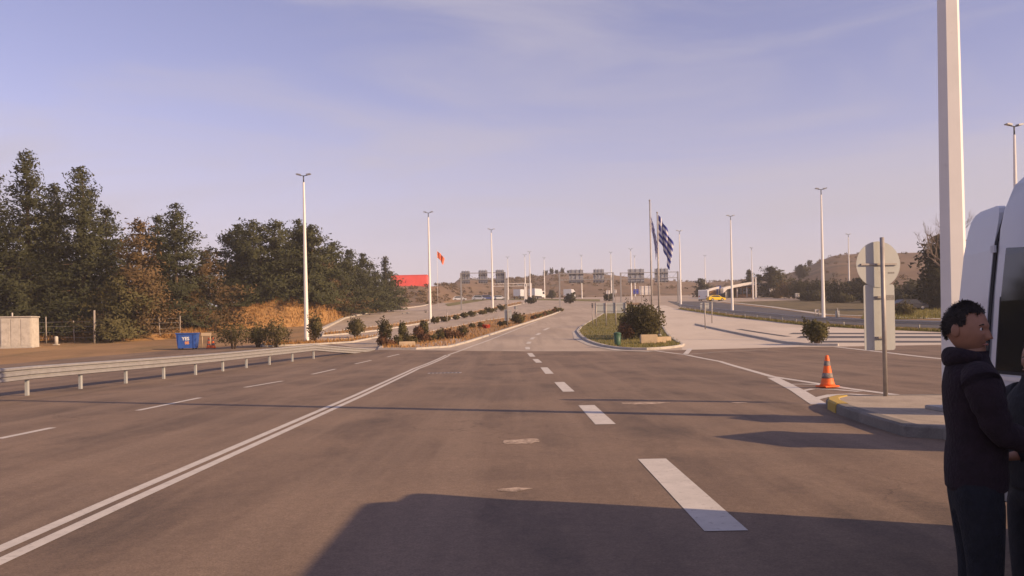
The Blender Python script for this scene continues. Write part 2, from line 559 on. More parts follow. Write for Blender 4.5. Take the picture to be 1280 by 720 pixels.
def kerb(name, pts, mat='kerb_stone', wd=0.22, h=0.13, parent=None, closed=False):
    pts = dens(pts, 2.0)
    vs, fs = [], []
    P = [Vector((p[0], p[1])) for p in pts]
    m = len(P)
    for i, p in enumerate(P):
        if closed: d = (P[(i + 1) % m] - P[i - 1])
        else: d = P[min(i + 1, m - 1)] - P[max(i - 1, 0)]
        d.normalize()
        nn = Vector((-d.y, d.x))
        z = zg(p.y)
        for s_, zz in ((-wd / 2, -0.05), (-wd / 2 + 0.01, h - 0.03), (-wd / 2 + 0.04, h), (wd / 2 - 0.04, h), (wd / 2 - 0.01, h - 0.03), (wd / 2, -0.05)):
            q = p + nn * s_
            vs.append((q.x, q.y, z + zz))
    cnt = m if closed else m - 1
    for i in range(cnt):
        j = (i + 1) % m
        for k in range(5):
            fs.append((i * 6 + k, i * 6 + k + 1, j * 6 + k + 1, j * 6 + k))
    if not closed:
        fs.append(tuple(range(6))); fs.append(tuple((m - 1) * 6 + k for k in range(5, -1, -1)))
    mb = MB(); mb.add(vs, fs)
    o = mb.build(name, mat, parent)
    if parent is None: o['kind'] = 'structure'
    return o

# ------------------------------------------------------------------ terrain sheet
CREST = [(-700, 410, 140, 300), (-200, 402, 140, 300), (150, 395, 140, 300), (250, 384, 125, 180), (300, 374, 125, 170), (400, 368, 150, 240), (440, 366, 176, 280),
         (490, 357, 200, 290), (535, 357, 222, 300), (556, 357, 250, 330), (575, 351, 300, 440), (610, 350, 325, 480), (655, 346, 330, 490), (700, 342, 330, 490),
         (760, 345, 330, 500), (820, 349, 330, 500), (880, 353, 330, 500), (930, 352, 300, 480), (975, 347, 250, 450), (1005, 339, 215, 430),
         (1028, 328, 205, 420), (1045, 322, 195, 420), (1080, 319, 185, 420), (1130, 318, 175, 420), (1200, 316, 165, 420), (1320, 318, 160, 420),
         (1600, 335, 150, 420), (2200, 380, 150, 420)]
_us = [((c[0] - 640) / F) for c in CREST]
def _interp(u, k):
    return float(np.interp(u, _us, [c[k] for c in CREST]))
_rng = random.Random(3)
_BUMP = [(_rng.uniform(0, 6.28), _rng.uniform(0.02, 0.09), _rng.uniform(0, 6.28)) for _ in range(10)]
def ztot(x, y):
    z = zg(y)
    if y < 120: return z
    u = x / y
    py = _interp(u, 1); ys = _interp(u, 2); yc = _interp(u, 3)
    if y <= ys: return z
    hor = HOR - ROLL * u * F
    zc = EYE + (hor - py) / F * yc
    z0 = zg(ys)
    t = min(1.0, (y - ys) / (yc - ys))
    s = t * t * (3 - 2 * t) * 0.55 + t * 0.45
    zz = z0 + (zc - z0) * s
    b = 0
    for a, fq, ph in _BUMP:
        b += math.sin((x * math.cos(a) + y * math.sin(a)) * fq + ph)
    zz += b * 0.16 * min(1, (y - ys) / 40.0)
    if y > yc: zz -= (y - yc) * 0.012
    return zz
xs = [-3500, -2000, -1200, -800, -600, -450, -360] + list(range(-300, 301, 5)) + [360, 450, 600, 800, 1200, 2000, 3500]
ysr = [-400, -150, -80, -50] + list(range(-30, 31, 10)) + [33] + list(range(34, 335)) + list(range(336, 560, 4)) + [580, 620, 680, 760, 900, 1200, 1800, 2600, 4000]
V = [(x, y, ztot(x, y)) for y in ysr for x in xs]
nx = len(xs)
Fc, Mi = [], []
for j in range(len(ysr) - 1):
    for i in range(nx - 1):
        Fc.append((j * nx + i, j * nx + i + 1, (j + 1) * nx + i + 1, (j + 1) * nx + i))
        cx, cy = (xs[i] + xs[i + 1]) / 2, (ysr[j] + ysr[j + 1]) / 2
        hillz = cy > 120 and cy > _interp(cx / cy, 2) - 2
        Mi.append(1 if (hillz or cy > 335) else 0)
me = bpy.data.meshes.new('ground')
me.from_pydata(V, [], Fc)
me.materials.append(MATS['earth']); me.materials.append(MATS['hill_earth'])
me.polygons.foreach_set('material_index', Mi)
me.polygons.foreach_set('use_smooth', [True] * len(Fc))
me.update()
g = link('ground', me); g['kind'] = 'structure'

# ------------------------------------------------------------------ roads
asph = [(-70, -60), (-62, 30), G(-60, 462), G(0, 456), G(100, 447), G(200, 439), G(300, 432), G(385, 426.5), (-14, 72), (-9, 66), (28, 66), (45, 62), (48, 40), (48, -60)]
sheet('road', asph, 0.006, 'asphalt')
RGRD = [G(851, 386), G(916, 395.5), G(960, 400), G(1006, 405.5), G(1080, 410), G(1180, 414), G(1260, 418)]
L3 = [G(395, 427), G(400, 414), G(430, 399), G(461, 392), G(500, 387), G(529, 383), G(556, 376)]
conc = ([G(470, 437.6), G(575, 438.6), G(660, 439.4), G(770, 439.4), G(852, 438), G(1000, 434), G(1046, 433.8), G(1180, 431.5), G(1290, 431.5)]
        + [(p[0] - 0.5, p[1] - 0.8) for p in reversed(RGRD)] + [(62, 230), (75, 300), (75, 328), (-30, 328)] + list(reversed(L3)))
sheet('concrete_road', conc, 0.012, 'concrete')
sheet('paved_plaza', [G(853, 437.6), G(1000, 433.6), G(1046, 433.4), G(1180, 431.1), G(1290, 431.1)] + [(p[0] - 0.9, p[1] - 1.7) for p in reversed(RGRD)]
      + [(30, 172), (24.5, 172), G(800, 384), G(810, 390), G(823, 400), G(831, 410), G(838, 421), G(851, 430)], 0.0155, 'pale_paving')
# road to the right of the guardrail
rc = [G(851, 384), G(916, 393), G(960, 398), G(1006, 403), G(1080, 407), G(1180, 411), G(1330, 416), G(1330, 404), G(1180, 401), G(1080, 398.5), G(1035, 395.5), G(960, 385), G(905, 379), G(862, 374.5), G(835, 373), G(835, 377)]
sheet('side_road', rc, 0.02, 'asphalt_dark')
# verge under the guardrail
sheet('verge', [(p[0] - 0.8, p[1] - 1.6) for p in RGRD] + [(p[0] + 0.4, p[1] + 1.2) for p in reversed(RGRD)], 0.03, 'turf')
sheet('rough_ground', [G(905, 377.6), G(960, 383.4), G(1035, 394), G(1180, 399.6), G(1400, 404), (150, 150), (150, 168), (75, 200), (66, 232), (45, 232)], .012, 'rough_turf')
# far forecourt of the service station
sheet('forecourt', [(38, 205), (50, 190), (95, 205), (110, 250), (95, 262), (40, 262)], 0.024, 'concrete')
sheet('side_pavement', ribbon([G(862, 373.2), G(905, 377.5), G(960, 383.3), G(1030, 393.4), G(1180, 399.2)], 1.2), 0.05, 'kerb_stone')

# ------------------------------------------------------------------ painted markings
def mark(pts, wd, off=0.016, mat='line_paint'):
    if max(p[1] for p in pts) < 54: off = 0.0095 + (off - 0.016) * 0.3
    return sheet('road_marking', ribbon(pts, wd), off, mat)
# double solid line
dl = [G(-60, 721), G(0, 695), G(150, 627), G(300, 560.5), G(450, 494), G(520, 461), G(560, 444)]
dv = Vector((dl[-1][0] - dl[0][0], dl[-1][1] - dl[0][1])).normalized(); dn = Vector((-dv.y, dv.x))
dl = [(-3.73 - 0.0118 * 0, -2.0)] + dl[1:]
cont = [G(590, 433), G(620, 422), G(648, 411), G(672, 402)]
for s_ in (-0.11, 0.11):
    mark([(p[0] + dn.x * s_, p[1] + dn.y * s_) for p in dl], 0.13)
mark([(p[0], p[1]) for p in [dl[-1]] + cont], 0.16, 0.02)
# dashes of the near lane
for a, b in (((908, 665), (815, 574.5)), ((757, 531), (733, 507)), ((711, 490), (699, 478)), ((687, 467.5), (680, 459.5)), ((674, 453.5), (669, 449)),
             ((666, 446), (662, 441.5)), ((660, 437), (659, 434)), ((660, 430), (662, 427.5)), ((664, 424.5), (667, 422)), ((671, 419), (675, 416.5)), ((680, 413), (686, 410))):
    mark([G(*a), G(*b)], 0.34 if a[1] > 500 else 0.3, 0.02)
# dashes of the far-left lane
for a, b in (((-60, 561), (-10, 550.5)), ((-2, 549), (66, 535)), ((172, 513.5), (250, 497.5)), ((306, 484.5), (353, 476.5)), ((390, 468), (419, 461.5)), ((444, 455), (464, 450.5)), ((484, 446.5), (499, 443))):
    mark([G(*a), G(*b)], 0.15)
# gore lines on the right
mark([G(815, 438), G(857, 443.5), G(900, 452), G(965, 471), G(1010, 478), G(1060, 486), G(1120, 494), G(1190, 500)], 0.22, 0.02)
mark([G(863, 436), G(857, 443)], 0.3, 0.024)
mark([G(966, 472.5), G(996, 488), G(1024, 506)], 0.33, 0.024)
mark([G(980, 481), G(1003, 480.5), G(1024, 481.5)], 0.2, 0.022)
mark([G(997, 490), G(1016, 486.5), G(1045, 487.5), G(1075, 490)], 0.2, 0.022)
mark([G(1017, 499.5), G(1040, 494), G(1062, 493), G(1095, 495)], 0.24, 0.022)
mark([G(862, 443), G(900, 440), G(960, 437)], 0.10, 0.022)
# line in front of the right hand island, and dark strips laid on the pale paving
mark([G(1040, 433.2), G(1070, 436.5), G(1110, 441), G(1190, 450)], 0.32, 0.02)
for y0, y1, x0 in ((416.2, 418.0, 985), (420.2, 423.0, 995), (426.2, 428.6, 1010)):
    sheet('dark_strip', [G(x0, y1), G(1300, y1), G(1300, y0), G(x0 + 6, y0)], 0.02, 'asphalt_dark')
sheet('dark_strip', ribbon([G(923, 411.6), G(950, 416), G(985, 421)], 0.6), 0.02, 'asphalt_dark')
# kerbed edge on the right
kerb('kerb', smooth_line([G(870, 406.2), G(900, 413), G(950, 423), G(985, 430), G(1012, 432.3), G(1048, 432.6)]), h=0.16, wd=0.3)
# drain and pale spills
def splat(name, c, rx, ry, seed, off, mat):
    rg = random.Random(seed)
    poly = []
    ph = [rg.uniform(0, 6.28) for _ in range(6)]
    for k in range(64):
        t = 2 * math.pi * k / 64
        r_ = 1 + sum(.13 / (j * .5 + 1) * math.sin((j + 2) * t + ph[j]) for j in range(6)) + rg.uniform(-.03, .03)
        poly.append((c[0] + rx * r_ * math.cos(t), c[1] + ry * r_ * math.sin(t)))
    return sheet(name, poly , off, mat)
splat('sand_patch', G(652, 552.5), 0.25, 0.30, 1, 0.010, 'sand')
splat('sand_patch', G(642, 613), 0.16, 0.10, 2, 0.010, 'sand')
splat('sand_patch', G(805, 504.5), 0.42, 0.32, 4, 0.010, 'sand')
splat('sand_patch', G(925, 504), 0.2, 0.12, 5, 0.010, 'sand')
dp = G(556, 466.5)
t_ = thing('storm_drain', 'dark slotted drain cover in the asphalt right of the double line', 'drain', (dp[0], dp[1], zg(dp[1])))
MB().box((0, 0, 0.008), (1.3, 0.5, 0.012)).build('drain_frame', 'post_steel', t_)
for k in range(8):
    MB().box((-0.52 + k * 0.15, 0, 0.018), (0.07, 0.42, 0.012)).build('slat', 'dark_metal', t_)

# ------------------------------------------------------------------ checkpoint island, near right
isl = [G(1040, 499, .17), G(1052, 494.6, .17), G(1110, 494.2, .17), G(1180, 493.6, .17), (12.5, 18.2), (13.0, 8.0), (6.1, 8.0), (5.95, 12.0), G(1140, 531, .17), G(1090, 517, .17), G(1058, 507, .17)]
isl_s = isl
sheet('traffic_island', isl_s, 0.17, 'island_top')
kerb('kerb', [(p[0], p[1]) for p in isl_s], mat='shaded_kerb', h=0.178, wd=0.24, closed=True)
kerb('painted_kerb', [G(1053, 505, .17), G(1043, 500.5, .17), G(1042, 497.5, .17), G(1053, 494.8, .17)], mat='yellow_paint', h=0.188, wd=0.255)
MB().box((0, 0, 0.0), (0.9, 0.28, 0.30)).build('x', 'kerb_stone').name = 'kerb_block'
kb = bpy.data.objects['kerb_block']; kb.location = (6.35, 11.6, 0.02); kb['kind'] = 'structure'

# ------------------------------------------------------------------ grass island with flagpoles
gi = [G(722, 415), G(728, 423), G(742, 430), G(766, 436), G(800, 438), G(832, 436.5), G(856, 433), G(846, 428), G(835, 420), G(828, 408), G(822, 400), G(808, 390), G(800, 384), G(780, 381), G(757, 391), G(742, 400), G(728, 408)]
gi_s = smooth_line(gi + [gi[0]], 1)[:-1]
sheet('grass_island', gi_s, 0.10, 'turf')
kerb('kerb', gi_s, h=0.15, wd=0.28, closed=True)
sheet('kerb_apron', ribbon([G(733, 406), G(719, 415), G(722, 424), G(740, 432), G(775, 438.6), G(815, 440)], 0.55), 0.03, 'kerb_stone')
# medians on the left
mB = [G(475, 437.3), G(520, 437), G(560, 434.5), G(585, 428), G(610, 420), G(640, 410), G(665, 402), G(692, 393), G(703, 388), G(699, 386), G(672, 391), G(640, 396.5), G(600, 402.5), G(565, 410), G(520, 419), G(480, 430)]
sheet('planted_median', mB, 0.10, 'earth')
kerb('kerb', mB, h=0.14, wd=0.3, closed=True)
sheet('median_apron', [G(520, 436.4), G(558, 433.8), G(583, 427.6), G(570, 424.5), G(540, 430), G(510, 434)], 0.115, 'sand')
mA = [G(404, 420.5), G(440, 417.5), G(475, 413.5), G(531, 404), G(586, 394.5), G(628, 385.5), G(655, 379.5), G(650, 377.5), G(626, 382.5), G(586, 391), G(531, 400.5), G(490, 406.5), G(440, 412.5), G(404, 417)]
sheet('planted_median', mA, 0.10, 'earth')
kerb('kerb', mA, h=0.14, wd=0.3, closed=True)
mC = [G(330, 434), G(397, 431), G(440, 428.5), G(472, 422), G(470, 420.5), G(436, 424.5), G(397, 427.5), G(330, 430)]
sheet('planted_median', mC, 0.09, 'earth')
kerb('kerb', mC, h=0.13, wd=0.3, closed=True)
kerb('kerb', [G(400, 413.5), G(430, 398.5), G(461, 391.5), G(500, 386.6), G(529, 382.6), G(556, 375.6)], h=0.2, wd=0.5)
# far cross road edge and island beyond the crest
sheet('planted_median', [G(745, 383), G(800, 381), G(800, 378.5), G(745, 379.5)], 0.06, 'earth')
sheet('far_verge', [G(560, 383), G(610, 375), G(660, 375), G(750, 377), G(750, 374.3), G(650, 373.4), G(600, 374), G(556, 380)], 0.05, 'turf')

# dry bank on the left
def bank(name, pts, wid, hts, mat, seed):
    rg = random.Random(seed)
    P = dens(pts, 1.0)
    vs, fs = [], []
    K = 12
    for i, p in enumerate(P):
        s = i / (len(P) - 1)
        h = float(np.interp(s, [k / (len(hts) - 1) for k in range(len(hts))], hts)) * (1 + 0.07 * math.sin(i * 0.9) + rg.uniform(-.06, .06))
        for k in range(K + 1):
            t = k / K
            prof = min(1.0, t * 2.2) ** 0.75 if t < 0.8 else max(0, (1 - t) / 0.2) * 0.9
            y = p[1] + wid * t + rg.uniform(-.15, .15)
            vs.append((p[0] - wid * t * 0.25 + rg.uniform(-.15, .15), y, zg(y) - 0.15 + h * prof * (1 + rg.uniform(-.07, .07))))
    for i in range(len(P) - 1):
        for k in range(K):
            fs.append((i * (K + 1) + k, (i + 1) * (K + 1) + k, (i + 1) * (K + 1) + k + 1, i * (K + 1) + k + 1))
    mb = MB(); mb.add(vs, fs, True)
    o = mb.build(name, mat); o['kind'] = 'structure'
    return o
bk1 = [GY(225, 92), GY(262, 99), GY(300, 101), GY(345, 103), GY(395, 106)]
bk2 = [GY(396, 108), GY(412, 116), GY(424, 126), GY(432, 138)]
bank('earth_bank', bk1, 9.0, [0.2, 1.7, 2.5, 3.2, 3.4], 'bank_earth', 1)
bank('earth_bank', bk2, 8.0, [3.3, 3.2, 2.0, 0.4], 'bank_earth', 2)
bank('earth_bank', [GY(60, 80), GY(130, 79), GY(190, 80), GY(245, 86)], 5.0, [0.15, 0.5, 0.7, 0.5], 'bank_earth', 5)

# ------------------------------------------------------------------ foliage
def tri_cloud(cent, size, rs, flat=0.0, asp=2.2):
    """small leaf triangles round given centres (numpy)"""
    n = len(cent)
    d = rs.normal(size=(n, 3)); d[:, 2] *= (1 - flat)
    d /= np.linalg.norm(d, axis=1)[:, None]
    e = rs.normal(size=(n, 3))
    e -= (e * d).sum(1)[:, None] * d
    e /= np.linalg.norm(e, axis=1)[:, None]
    s = size * rs.uniform(0.6, 1.35, size=(n, 1))
    a = cent - d * s * 0.5 + e * s / asp * 0.5
    b = cent - d * s * 0.5 - e * s / asp * 0.5
    c = cent + d * s * 0.6
    V = np.stack([a, b, c], 1).reshape(-1, 3)
    return V
def soften(me, V, axis_z=None, k=0.75):
    """turn every leaf to the outside of its crown and round its shading, so that the crown reads as one soft mass"""
    T = V.reshape(-1, 3, 3)
    cc = T.mean(1)
    ctr = cc.mean(0) if axis_z is None else None
    if axis_z is None: out = cc - ctr
    else:
        out = cc.copy(); out[:, 2] = axis_z * np.linalg.norm(cc[:, :2], axis=1) + .15
    out /= np.linalg.norm(out, axis=1)[:, None] + 1e-9
    fn = np.cross(T[:, 1] - T[:, 0], T[:, 2] - T[:, 0])
    fn /= np.linalg.norm(fn, axis=1)[:, None] + 1e-9
    flip = (fn * out).sum(1) < 0
    T[flip] = T[flip][:, ::-1]
    fn[flip] *= -1
    nn = fn * (1 - k) + out * k
    nn /= np.linalg.norm(nn, axis=1)[:, None] + 1e-9
    m2 = tri_mesh(me.name, T.reshape(-1, 3))
    m2.polygons.foreach_set('use_smooth', [True] * len(m2.polygons))
    m2.normals_split_custom_set_from_vertices(np.repeat(nn, 3, 0).tolist())
    return m2
def tri_mesh(name, V):
    n = len(V) // 3
    me = bpy.data.meshes.new(name)
    me.vertices.add(len(V)); me.loops.add(len(V)); me.polygons.add(n)
    me.vertices.foreach_set('co', V.astype(np.float32).ravel())
    me.loops.foreach_set('vertex_index', np.arange(len(V), dtype=np.int32))
    me.polygons.foreach_set('loop_start', np.arange(0, len(V), 3, dtype=np.int32))
    me.update(calc_edges=True)
    return me
def conifer_crown(seed, H, Rm, z0=0.10, leaf=0.42, dens_=1.0, power=0.75, lobes=3):
    rs = np.random.RandomState(seed)
    pts = []
    nl = int(H * 2.3)
    lob = rs.uniform(0, 6.28, lobes); la = rs.uniform(0.12, 0.3, lobes)
    for i in range(nl):
        t = (i + rs.rand()) / nl
        z = H * (z0 + (1 - z0) * t)
        env = Rm * ((1 - t) ** power) * (0.55 + 0.45 * min(1, t / 0.18 + 0.3)) + 0.18
        nb = int(4 + 7 * (1 - t)) + 1
        for _ in range(nb):
            az = rs.uniform(0, 6.28)
            f = 1 + sum(a * math.sin((k + 2) * az + l + t * 9) for k, (l, a) in enumerate(zip(lob, la)))
            Lb = env * f * rs.uniform(0.55, 1.15)
            rise = rs.uniform(-0.28, 0.18) + 0.5 * t
            m = max(2, int(Lb / 0.33))
            for k in range(m):
                r_ = Lb * (k + 0.6) / m
                if r_ < 0.25 * Lb and rs.rand() < 0.5: continue
                q = int(5 * dens_)
                sp = 0.20 + 0.17 * (r_ / max(Lb, .1))
                c = np.array([r_ * math.cos(az), r_ * math.sin(az), z + rise * r_ - 0.09 * r_ * r_ / max(Lb, .5)])
                pts.append(c + rs.normal(size=(q, 3)) * np.array([sp, sp, sp * 0.7]))
    P = np.concatenate(pts)
    P[:, 2] = np.clip(P[:, 2], 0.05, H * 1.03)
    return tri_cloud(P, leaf, rs, flat=0.25, asp=2.0)
def trunk_mb(seed, H, r0, branches=14, spread=0.5):
    rg = random.Random(seed)
    mb = MB()
    pts = [(0, 0, -0.3)]; rad = [r0 * 1.25]
    x = y = 0
    for k in range(1, 7):
        x += rg.uniform(-.06, .06); y += rg.uniform(-.06, .06)
        pts.append((x, y, H * 0.96 * k / 6)); rad.append(r0 * (1 - 0.93 * k / 6))
    mb.tube(pts, rad, 8)
    for k in range(branches):
        t = 0.15 + 0.75 * k / branches
        az = rg.uniform(0, 6.28); Lb = H * spread * 0.35 * (1 - t) + 0.4
        z = H * t
        mb.tube([(0, 0, z), (Lb * .5 * math.cos(az), Lb * .5 * math.sin(az), z + .1 * Lb), (Lb * math.cos(az), Lb * math.sin(az), z + .05 * Lb)], [r0 * .35 * (1 - t), r0 * .2 * (1 - t), 0.02], 5)
    return mb
def conifer(px, py, Y, topy, Rm, mat, label, seed, z0=0.08, leaf=0.45, dens_=1.0, power=0.75, group='conifers along the left roadside', name='pine_tree', zb=None, lift=0.0):
    x, y = GY(px, Y)
    zb_ = (zg(Y) if zb is None else zb) + lift
    hor = HOR - ROLL * (px - 640)
    H = EYE + (hor - topy) / F * Y - zb_
    t = thing(name, label, 'tree', (x, y, zb_), random.Random(seed).uniform(0, 6.28), group)
    trunk_mb(seed, H, 0.022 * H + 0.05).build('trunk', 'bark', t)
    cv_ = conifer_crown(seed, H, Rm, z0, leaf, dens_, power)
    link('crown', soften(tri_mesh('crown', cv_), cv_, 0.45, .62), mat, t)
    return t

LT = [  # px, Y, top y, radius, material, power, lift, label
    (-42, 82, 225, 3.9, 'pine_needles', .70, .3, 'dark pine cut off by the left edge of the view'),
    (-4, 88, 219, 3.6, 'pine_needles', .72, .4, 'tall dark pine behind the pale utility cabinet'),
    (38, 84, 193, 3.9, 'pine_needles', .72, .3, 'tallest pine of the left group, right of the utility cabinet'),
    (72, 95, 232, 3.6, 'pine_needles', .70, .5, 'dark pine filling the gap behind the two tallest pines'),
    (104, 84, 212, 3.4, 'pine_needles', .62, .3, 'second tallest pine with a ragged double top'),
    (136, 90, 262, 3.2, 'pine_needles', .60, .4, 'lower dark pine on the right shoulder of the tallest pines'),
    (178, 82, 276, 2.6, 'pine_brown', .80, .3, 'browning conical pine with warm sunlit side behind the fence'),
    (200, 98, 272, 3.2, 'pine_needles', .68, .5, 'dark pine squeezed behind the browning conical pine'),
    (222, 94, 258, 3.6, 'pine_needles', .66, .5, 'dark pine with pointed top above the blue skip'),
    (258, 96, 316, 2.9, 'pine_brown', .60, .6, 'short brown leafed pine at the left end of the dry bank'),
    (150, 80, 348, 2.2, 'shrub_olive', .5, .2, 'low olive young pine by the wire fence'),
    (300, 112, 284, 3.6, 'pine_needles', .50, 3.0, 'rounded dark pine at the left end of the bank top'),
    (320, 108, 279, 3.2, 'pine_needles', .55, 3.4, 'dark round pine, second on the bank top'),
    (347, 110, 278, 3.8, 'pine_needles', .52, 3.6, 'broad dark pine in the middle of the bank top'),
    (376, 112, 278, 3.0, 'pine_needles', .58, 3.6, 'dark pine directly behind the nearest left lamp mast'),
    (392, 110, 284, 3.2, 'pine_needles', .55, 3.6, 'dark pine just right of the nearest left lamp mast'),
    (405, 118, 328, 2.4, 'pine_brown', .55, 3.0, 'small brownish pine at the right end of the bank'),
    (418, 126, 305, 3.2, 'pine_needles', .62, 2.4, 'dark pine where the bank runs out'),
    (437, 140, 314, 3.0, 'pine_needles', .72, .6, 'pointed pine right of the bank, first of the descending row'),
    (455, 148, 319, 3.0, 'pine_needles', .72, .5, 'pointed pine in the middle of the descending row'),
    (470, 158, 340, 2.8, 'pine_needles', .65, .5, 'short bushy pine near the end of the descending row'),
    (489, 166, 341, 2.3, 'pine_needles', .60, .4, 'last small bushy pine of the row, beside the red building'),
    (427, 134, 352, 2.6, 'pine_brown', .5, .4, 'low brown bushy pine at the foot of the descending row'),
]
for k, (px, Y, ty, rm, mt, pw, lf, lab) in enumerate(LT):
    conifer(px, 0, Y, ty, rm * 1.42, mt, lab, 20 + k, power=pw + .06, leaf=0.31 if Y < 100 else 0.36, lift=lf - (1.0 if lf > 2 else 0), z0=0.02, dens_=2.0)
conifer(482.5, 0, 162, 322, 0.55, 'far_tree', 'thin spire cypress at the end of the left tree row', 77, power=.5, leaf=.4, name='cypress_tree', group=None, dens_=1.3)

# right side trees
def far_conifer(px, Y, ty, rm, lab, seed, mat='far_tree', name='pine_tree', power=.75, lift=0):
    x, y = GY(px, Y)
    return conifer(px, 0, Y, ty, rm, mat, lab, seed, power=power, leaf=0.6, group='trees beyond the right road', name=name, zb=ztot(x, y) - .2, lift=lift)
far_conifer(1172, 120, 296, 3.4, 'dark drooping conifer half hidden behind the near lamp mast', 101, power=.6)
far_conifer(964, 235, 334, 4.4, 'dark conifer right of the service station, tallest there', 102, power=.55)
far_conifer(974, 240, 342, 4.0, 'bushy dark tree touching the tall conifer by the service station', 103, power=.45)
far_conifer(937, 262, 338, 2.3, 'narrow conifer behind the service station roof', 104, power=.8)
far_conifer(948, 268, 344, 2.3, 'second narrow conifer behind the service station roof', 105, power=.8)
far_conifer(877, 262, 349, 2.4, 'small dark tree left of the service station', 106, power=.4)
far_conifer(1075, 185, 349, 4.0, 'dark round tree seen left of the round sign back', 107, power=.4)

def ell_points(rs, n, r, lumps=5):
    d = rs.normal(size=(n, 3)); d /= np.linalg.norm(d, axis=1)[:, None]
    q = rs.rand(n) ** 0.45
    lc = rs.normal(size=(lumps, 3)); lc /= np.linalg.norm(lc, axis=1)[:, None]
    f = 0.72 + 0.38 * np.clip((d @ lc.T).max(1), 0, 1) ** 3 + rs.normal(size=n) * 0.07
    return d * (q * f)[:, None] * np.array(r)
def shrub(name, x, y, zb, wd, h, mat, label, seed, leaf=0.16, n=1500, group=None, stems=6, cat='shrub', dp=None):
    rs = np.random.RandomState(seed); rg = random.Random(seed)
    t = thing(name, label, cat, (x, y, zb), 0, group)
    c = ell_points(rs, n, (wd / 2, (dp or wd) / 2, h / 2 * 1.02), 7) + np.array([0, 0, h * 0.52])
    c[:, 2] = np.clip(c[:, 2], 0.02, None)
    k = rs.randint(0, 26, 9)
    tips = []
    for _ in range(10 if wd > 1.2 else 4):      # stray shoots break the outline
        az = rs.uniform(0, 6.28); rr = rs.uniform(.15, .5) * wd; zt = h * rs.uniform(.75, 1.2)
        for s in np.linspace(.5, 1, 7):
            tips.append([rr * s * math.cos(az), rr * s * math.sin(az), zt * s])
    tp = np.repeat(np.array(tips), 3, 0); tp += rs.normal(size=tp.shape) * 0.05 * max(1, h / 2)
    fv_ = tri_cloud(np.concatenate([c, tp]), leaf, rs, asp=1.8)
    link('foliage', soften(tri_mesh('foliage', fv_), fv_, None, .55), mat, t)
    mb = MB()
    for _ in range(stems):
        az = rg.uniform(0, 6.28); r_ = rg.uniform(.1, .35) * wd
        mb.tube([(0.06 * wd * math.cos(az), .06 * wd * math.sin(az), -.1), (r_ * math.cos(az) * .6, r_ * math.sin(az) * .6, h * .45), (r_ * math.cos(az), r_ * math.sin(az), h * .85)], [.035 * h ** .5, .022 * h ** .5, .008], 5)
    mb.build('stem', 'bark', t)
    return t
def pshrub(px, basey, topy, wpx, mat, label, seed, name='shrub', Y=None, h0=0.08, **kw):
    if Y is None: x, Y = G(px, basey)
    else: x, _ = GY(px, Y)
    hor = HOR - ROLL * (px - 640)
    zb = zg(Y) + h0
    h = max(0.3, EYE + (hor - topy) / F * Y - zb)
    wd = wpx / F * Y
    return shrub(name, x, Y, zb, wd, h, mat, label, seed, leaf=kw.pop('leaf', max(0.13, 0.0024 * Y)), **kw)
# big bush on the grass island, small one beside
bx_, by_ = GY(806, 66)
shrub('bush', bx_, by_ + 0.6, zg(66) + .08, 3.3, 2.75, 'shrub_leaves', 'big dark bush around the flagpoles on the grass island', 201, leaf=.19, n=4200, stems=12)
bx_, by_ = GY(788, 70)
shrub('bush', bx_, by_, zg(70) + .08, 2.0, 1.9, 'shrub_leaves', 'lower dark bush joined to the left of the flagpole bush', 202, leaf=.19, n=1800)
bx_, by_ = GY(783, 66)
shrub('bush', bx_, by_, zg(66) + .08, 1.5, 1.2, 'shrub_red', 'small rusty dry bush at the left foot of the flagpole bush', 203, leaf=.16, n=700)
pshrub(1021, 431, 400, 36, 'shrub_olive', 'round olive shrub on the kerb in front of the right lamp mast', 204, n=1500, leaf=.2, stems=10)
# shrubs left of the median
LS = [(292, 436, 404, 50, 'shrub_leaves', 'wide dark shrub behind the guardrail, right of the blue skip', None),
      (345, 434, 402, 44, 'shrub_leaves', 'dark shrub behind the guardrail, left of the nearest lamp mast', None),
      (322, 434, 408, 30, 'shrub_olive', 'olive shrub between the two dark shrubs behind the guardrail', None),
      (395, 429, 394, 20, 'shrub_leaves', 'narrow dark shrub just right of the nearest left lamp mast', None),
      (445, 422, 399, 24, 'shrub_leaves', 'free standing round shrub past the guardrail end', None),
      (482, 430, 400, 20, 'shrub_leaves', 'tallest dark shrub at the near end of the median planting', None),
      (503, 424, 403, 12, 'shrub_olive', 'small olive shrub standing behind the median row', None),
      (522, 424, 407, 15, 'shrub_red', 'reddish shrub left of the second left lamp mast', None),
      (530, 420, 402, 13, 'shrub_leaves', 'dark shrub at the foot of the second left lamp mast', None)]
for k, (px, b, tp, wp, mt, lab, yy) in enumerate(LS):
    pshrub(px, b, tp, wp, mt, lab, 220 + k, n=1100, Y=yy)
ORD = ['first', 'second', 'third', 'fourth', 'fifth', 'sixth', 'seventh', 'eighth', 'ninth', 'tenth', 'eleventh', 'twelfth', 'thirteenth', 'fourteenth', 'fifteenth', 'sixteenth', 'seventeenth', 'eighteenth']
rg = random.Random(8)
for k in range(11):
    px = 479 + k * 10.2 + rg.uniform(-3, 3)
    base = 434.5 - (px - 479) * 0.115
    pshrub(px, base, base - rg.uniform(7, 16), rg.uniform(11, 21), rg.choice(['shrub_leaves', 'shrub_leaves', 'shrub_red']), f'{ORD[k]} low shrub from the near end of the front median row', 240 + k, n=420, group='front median row', leaf=.15, stems=4, name='low_shrub')
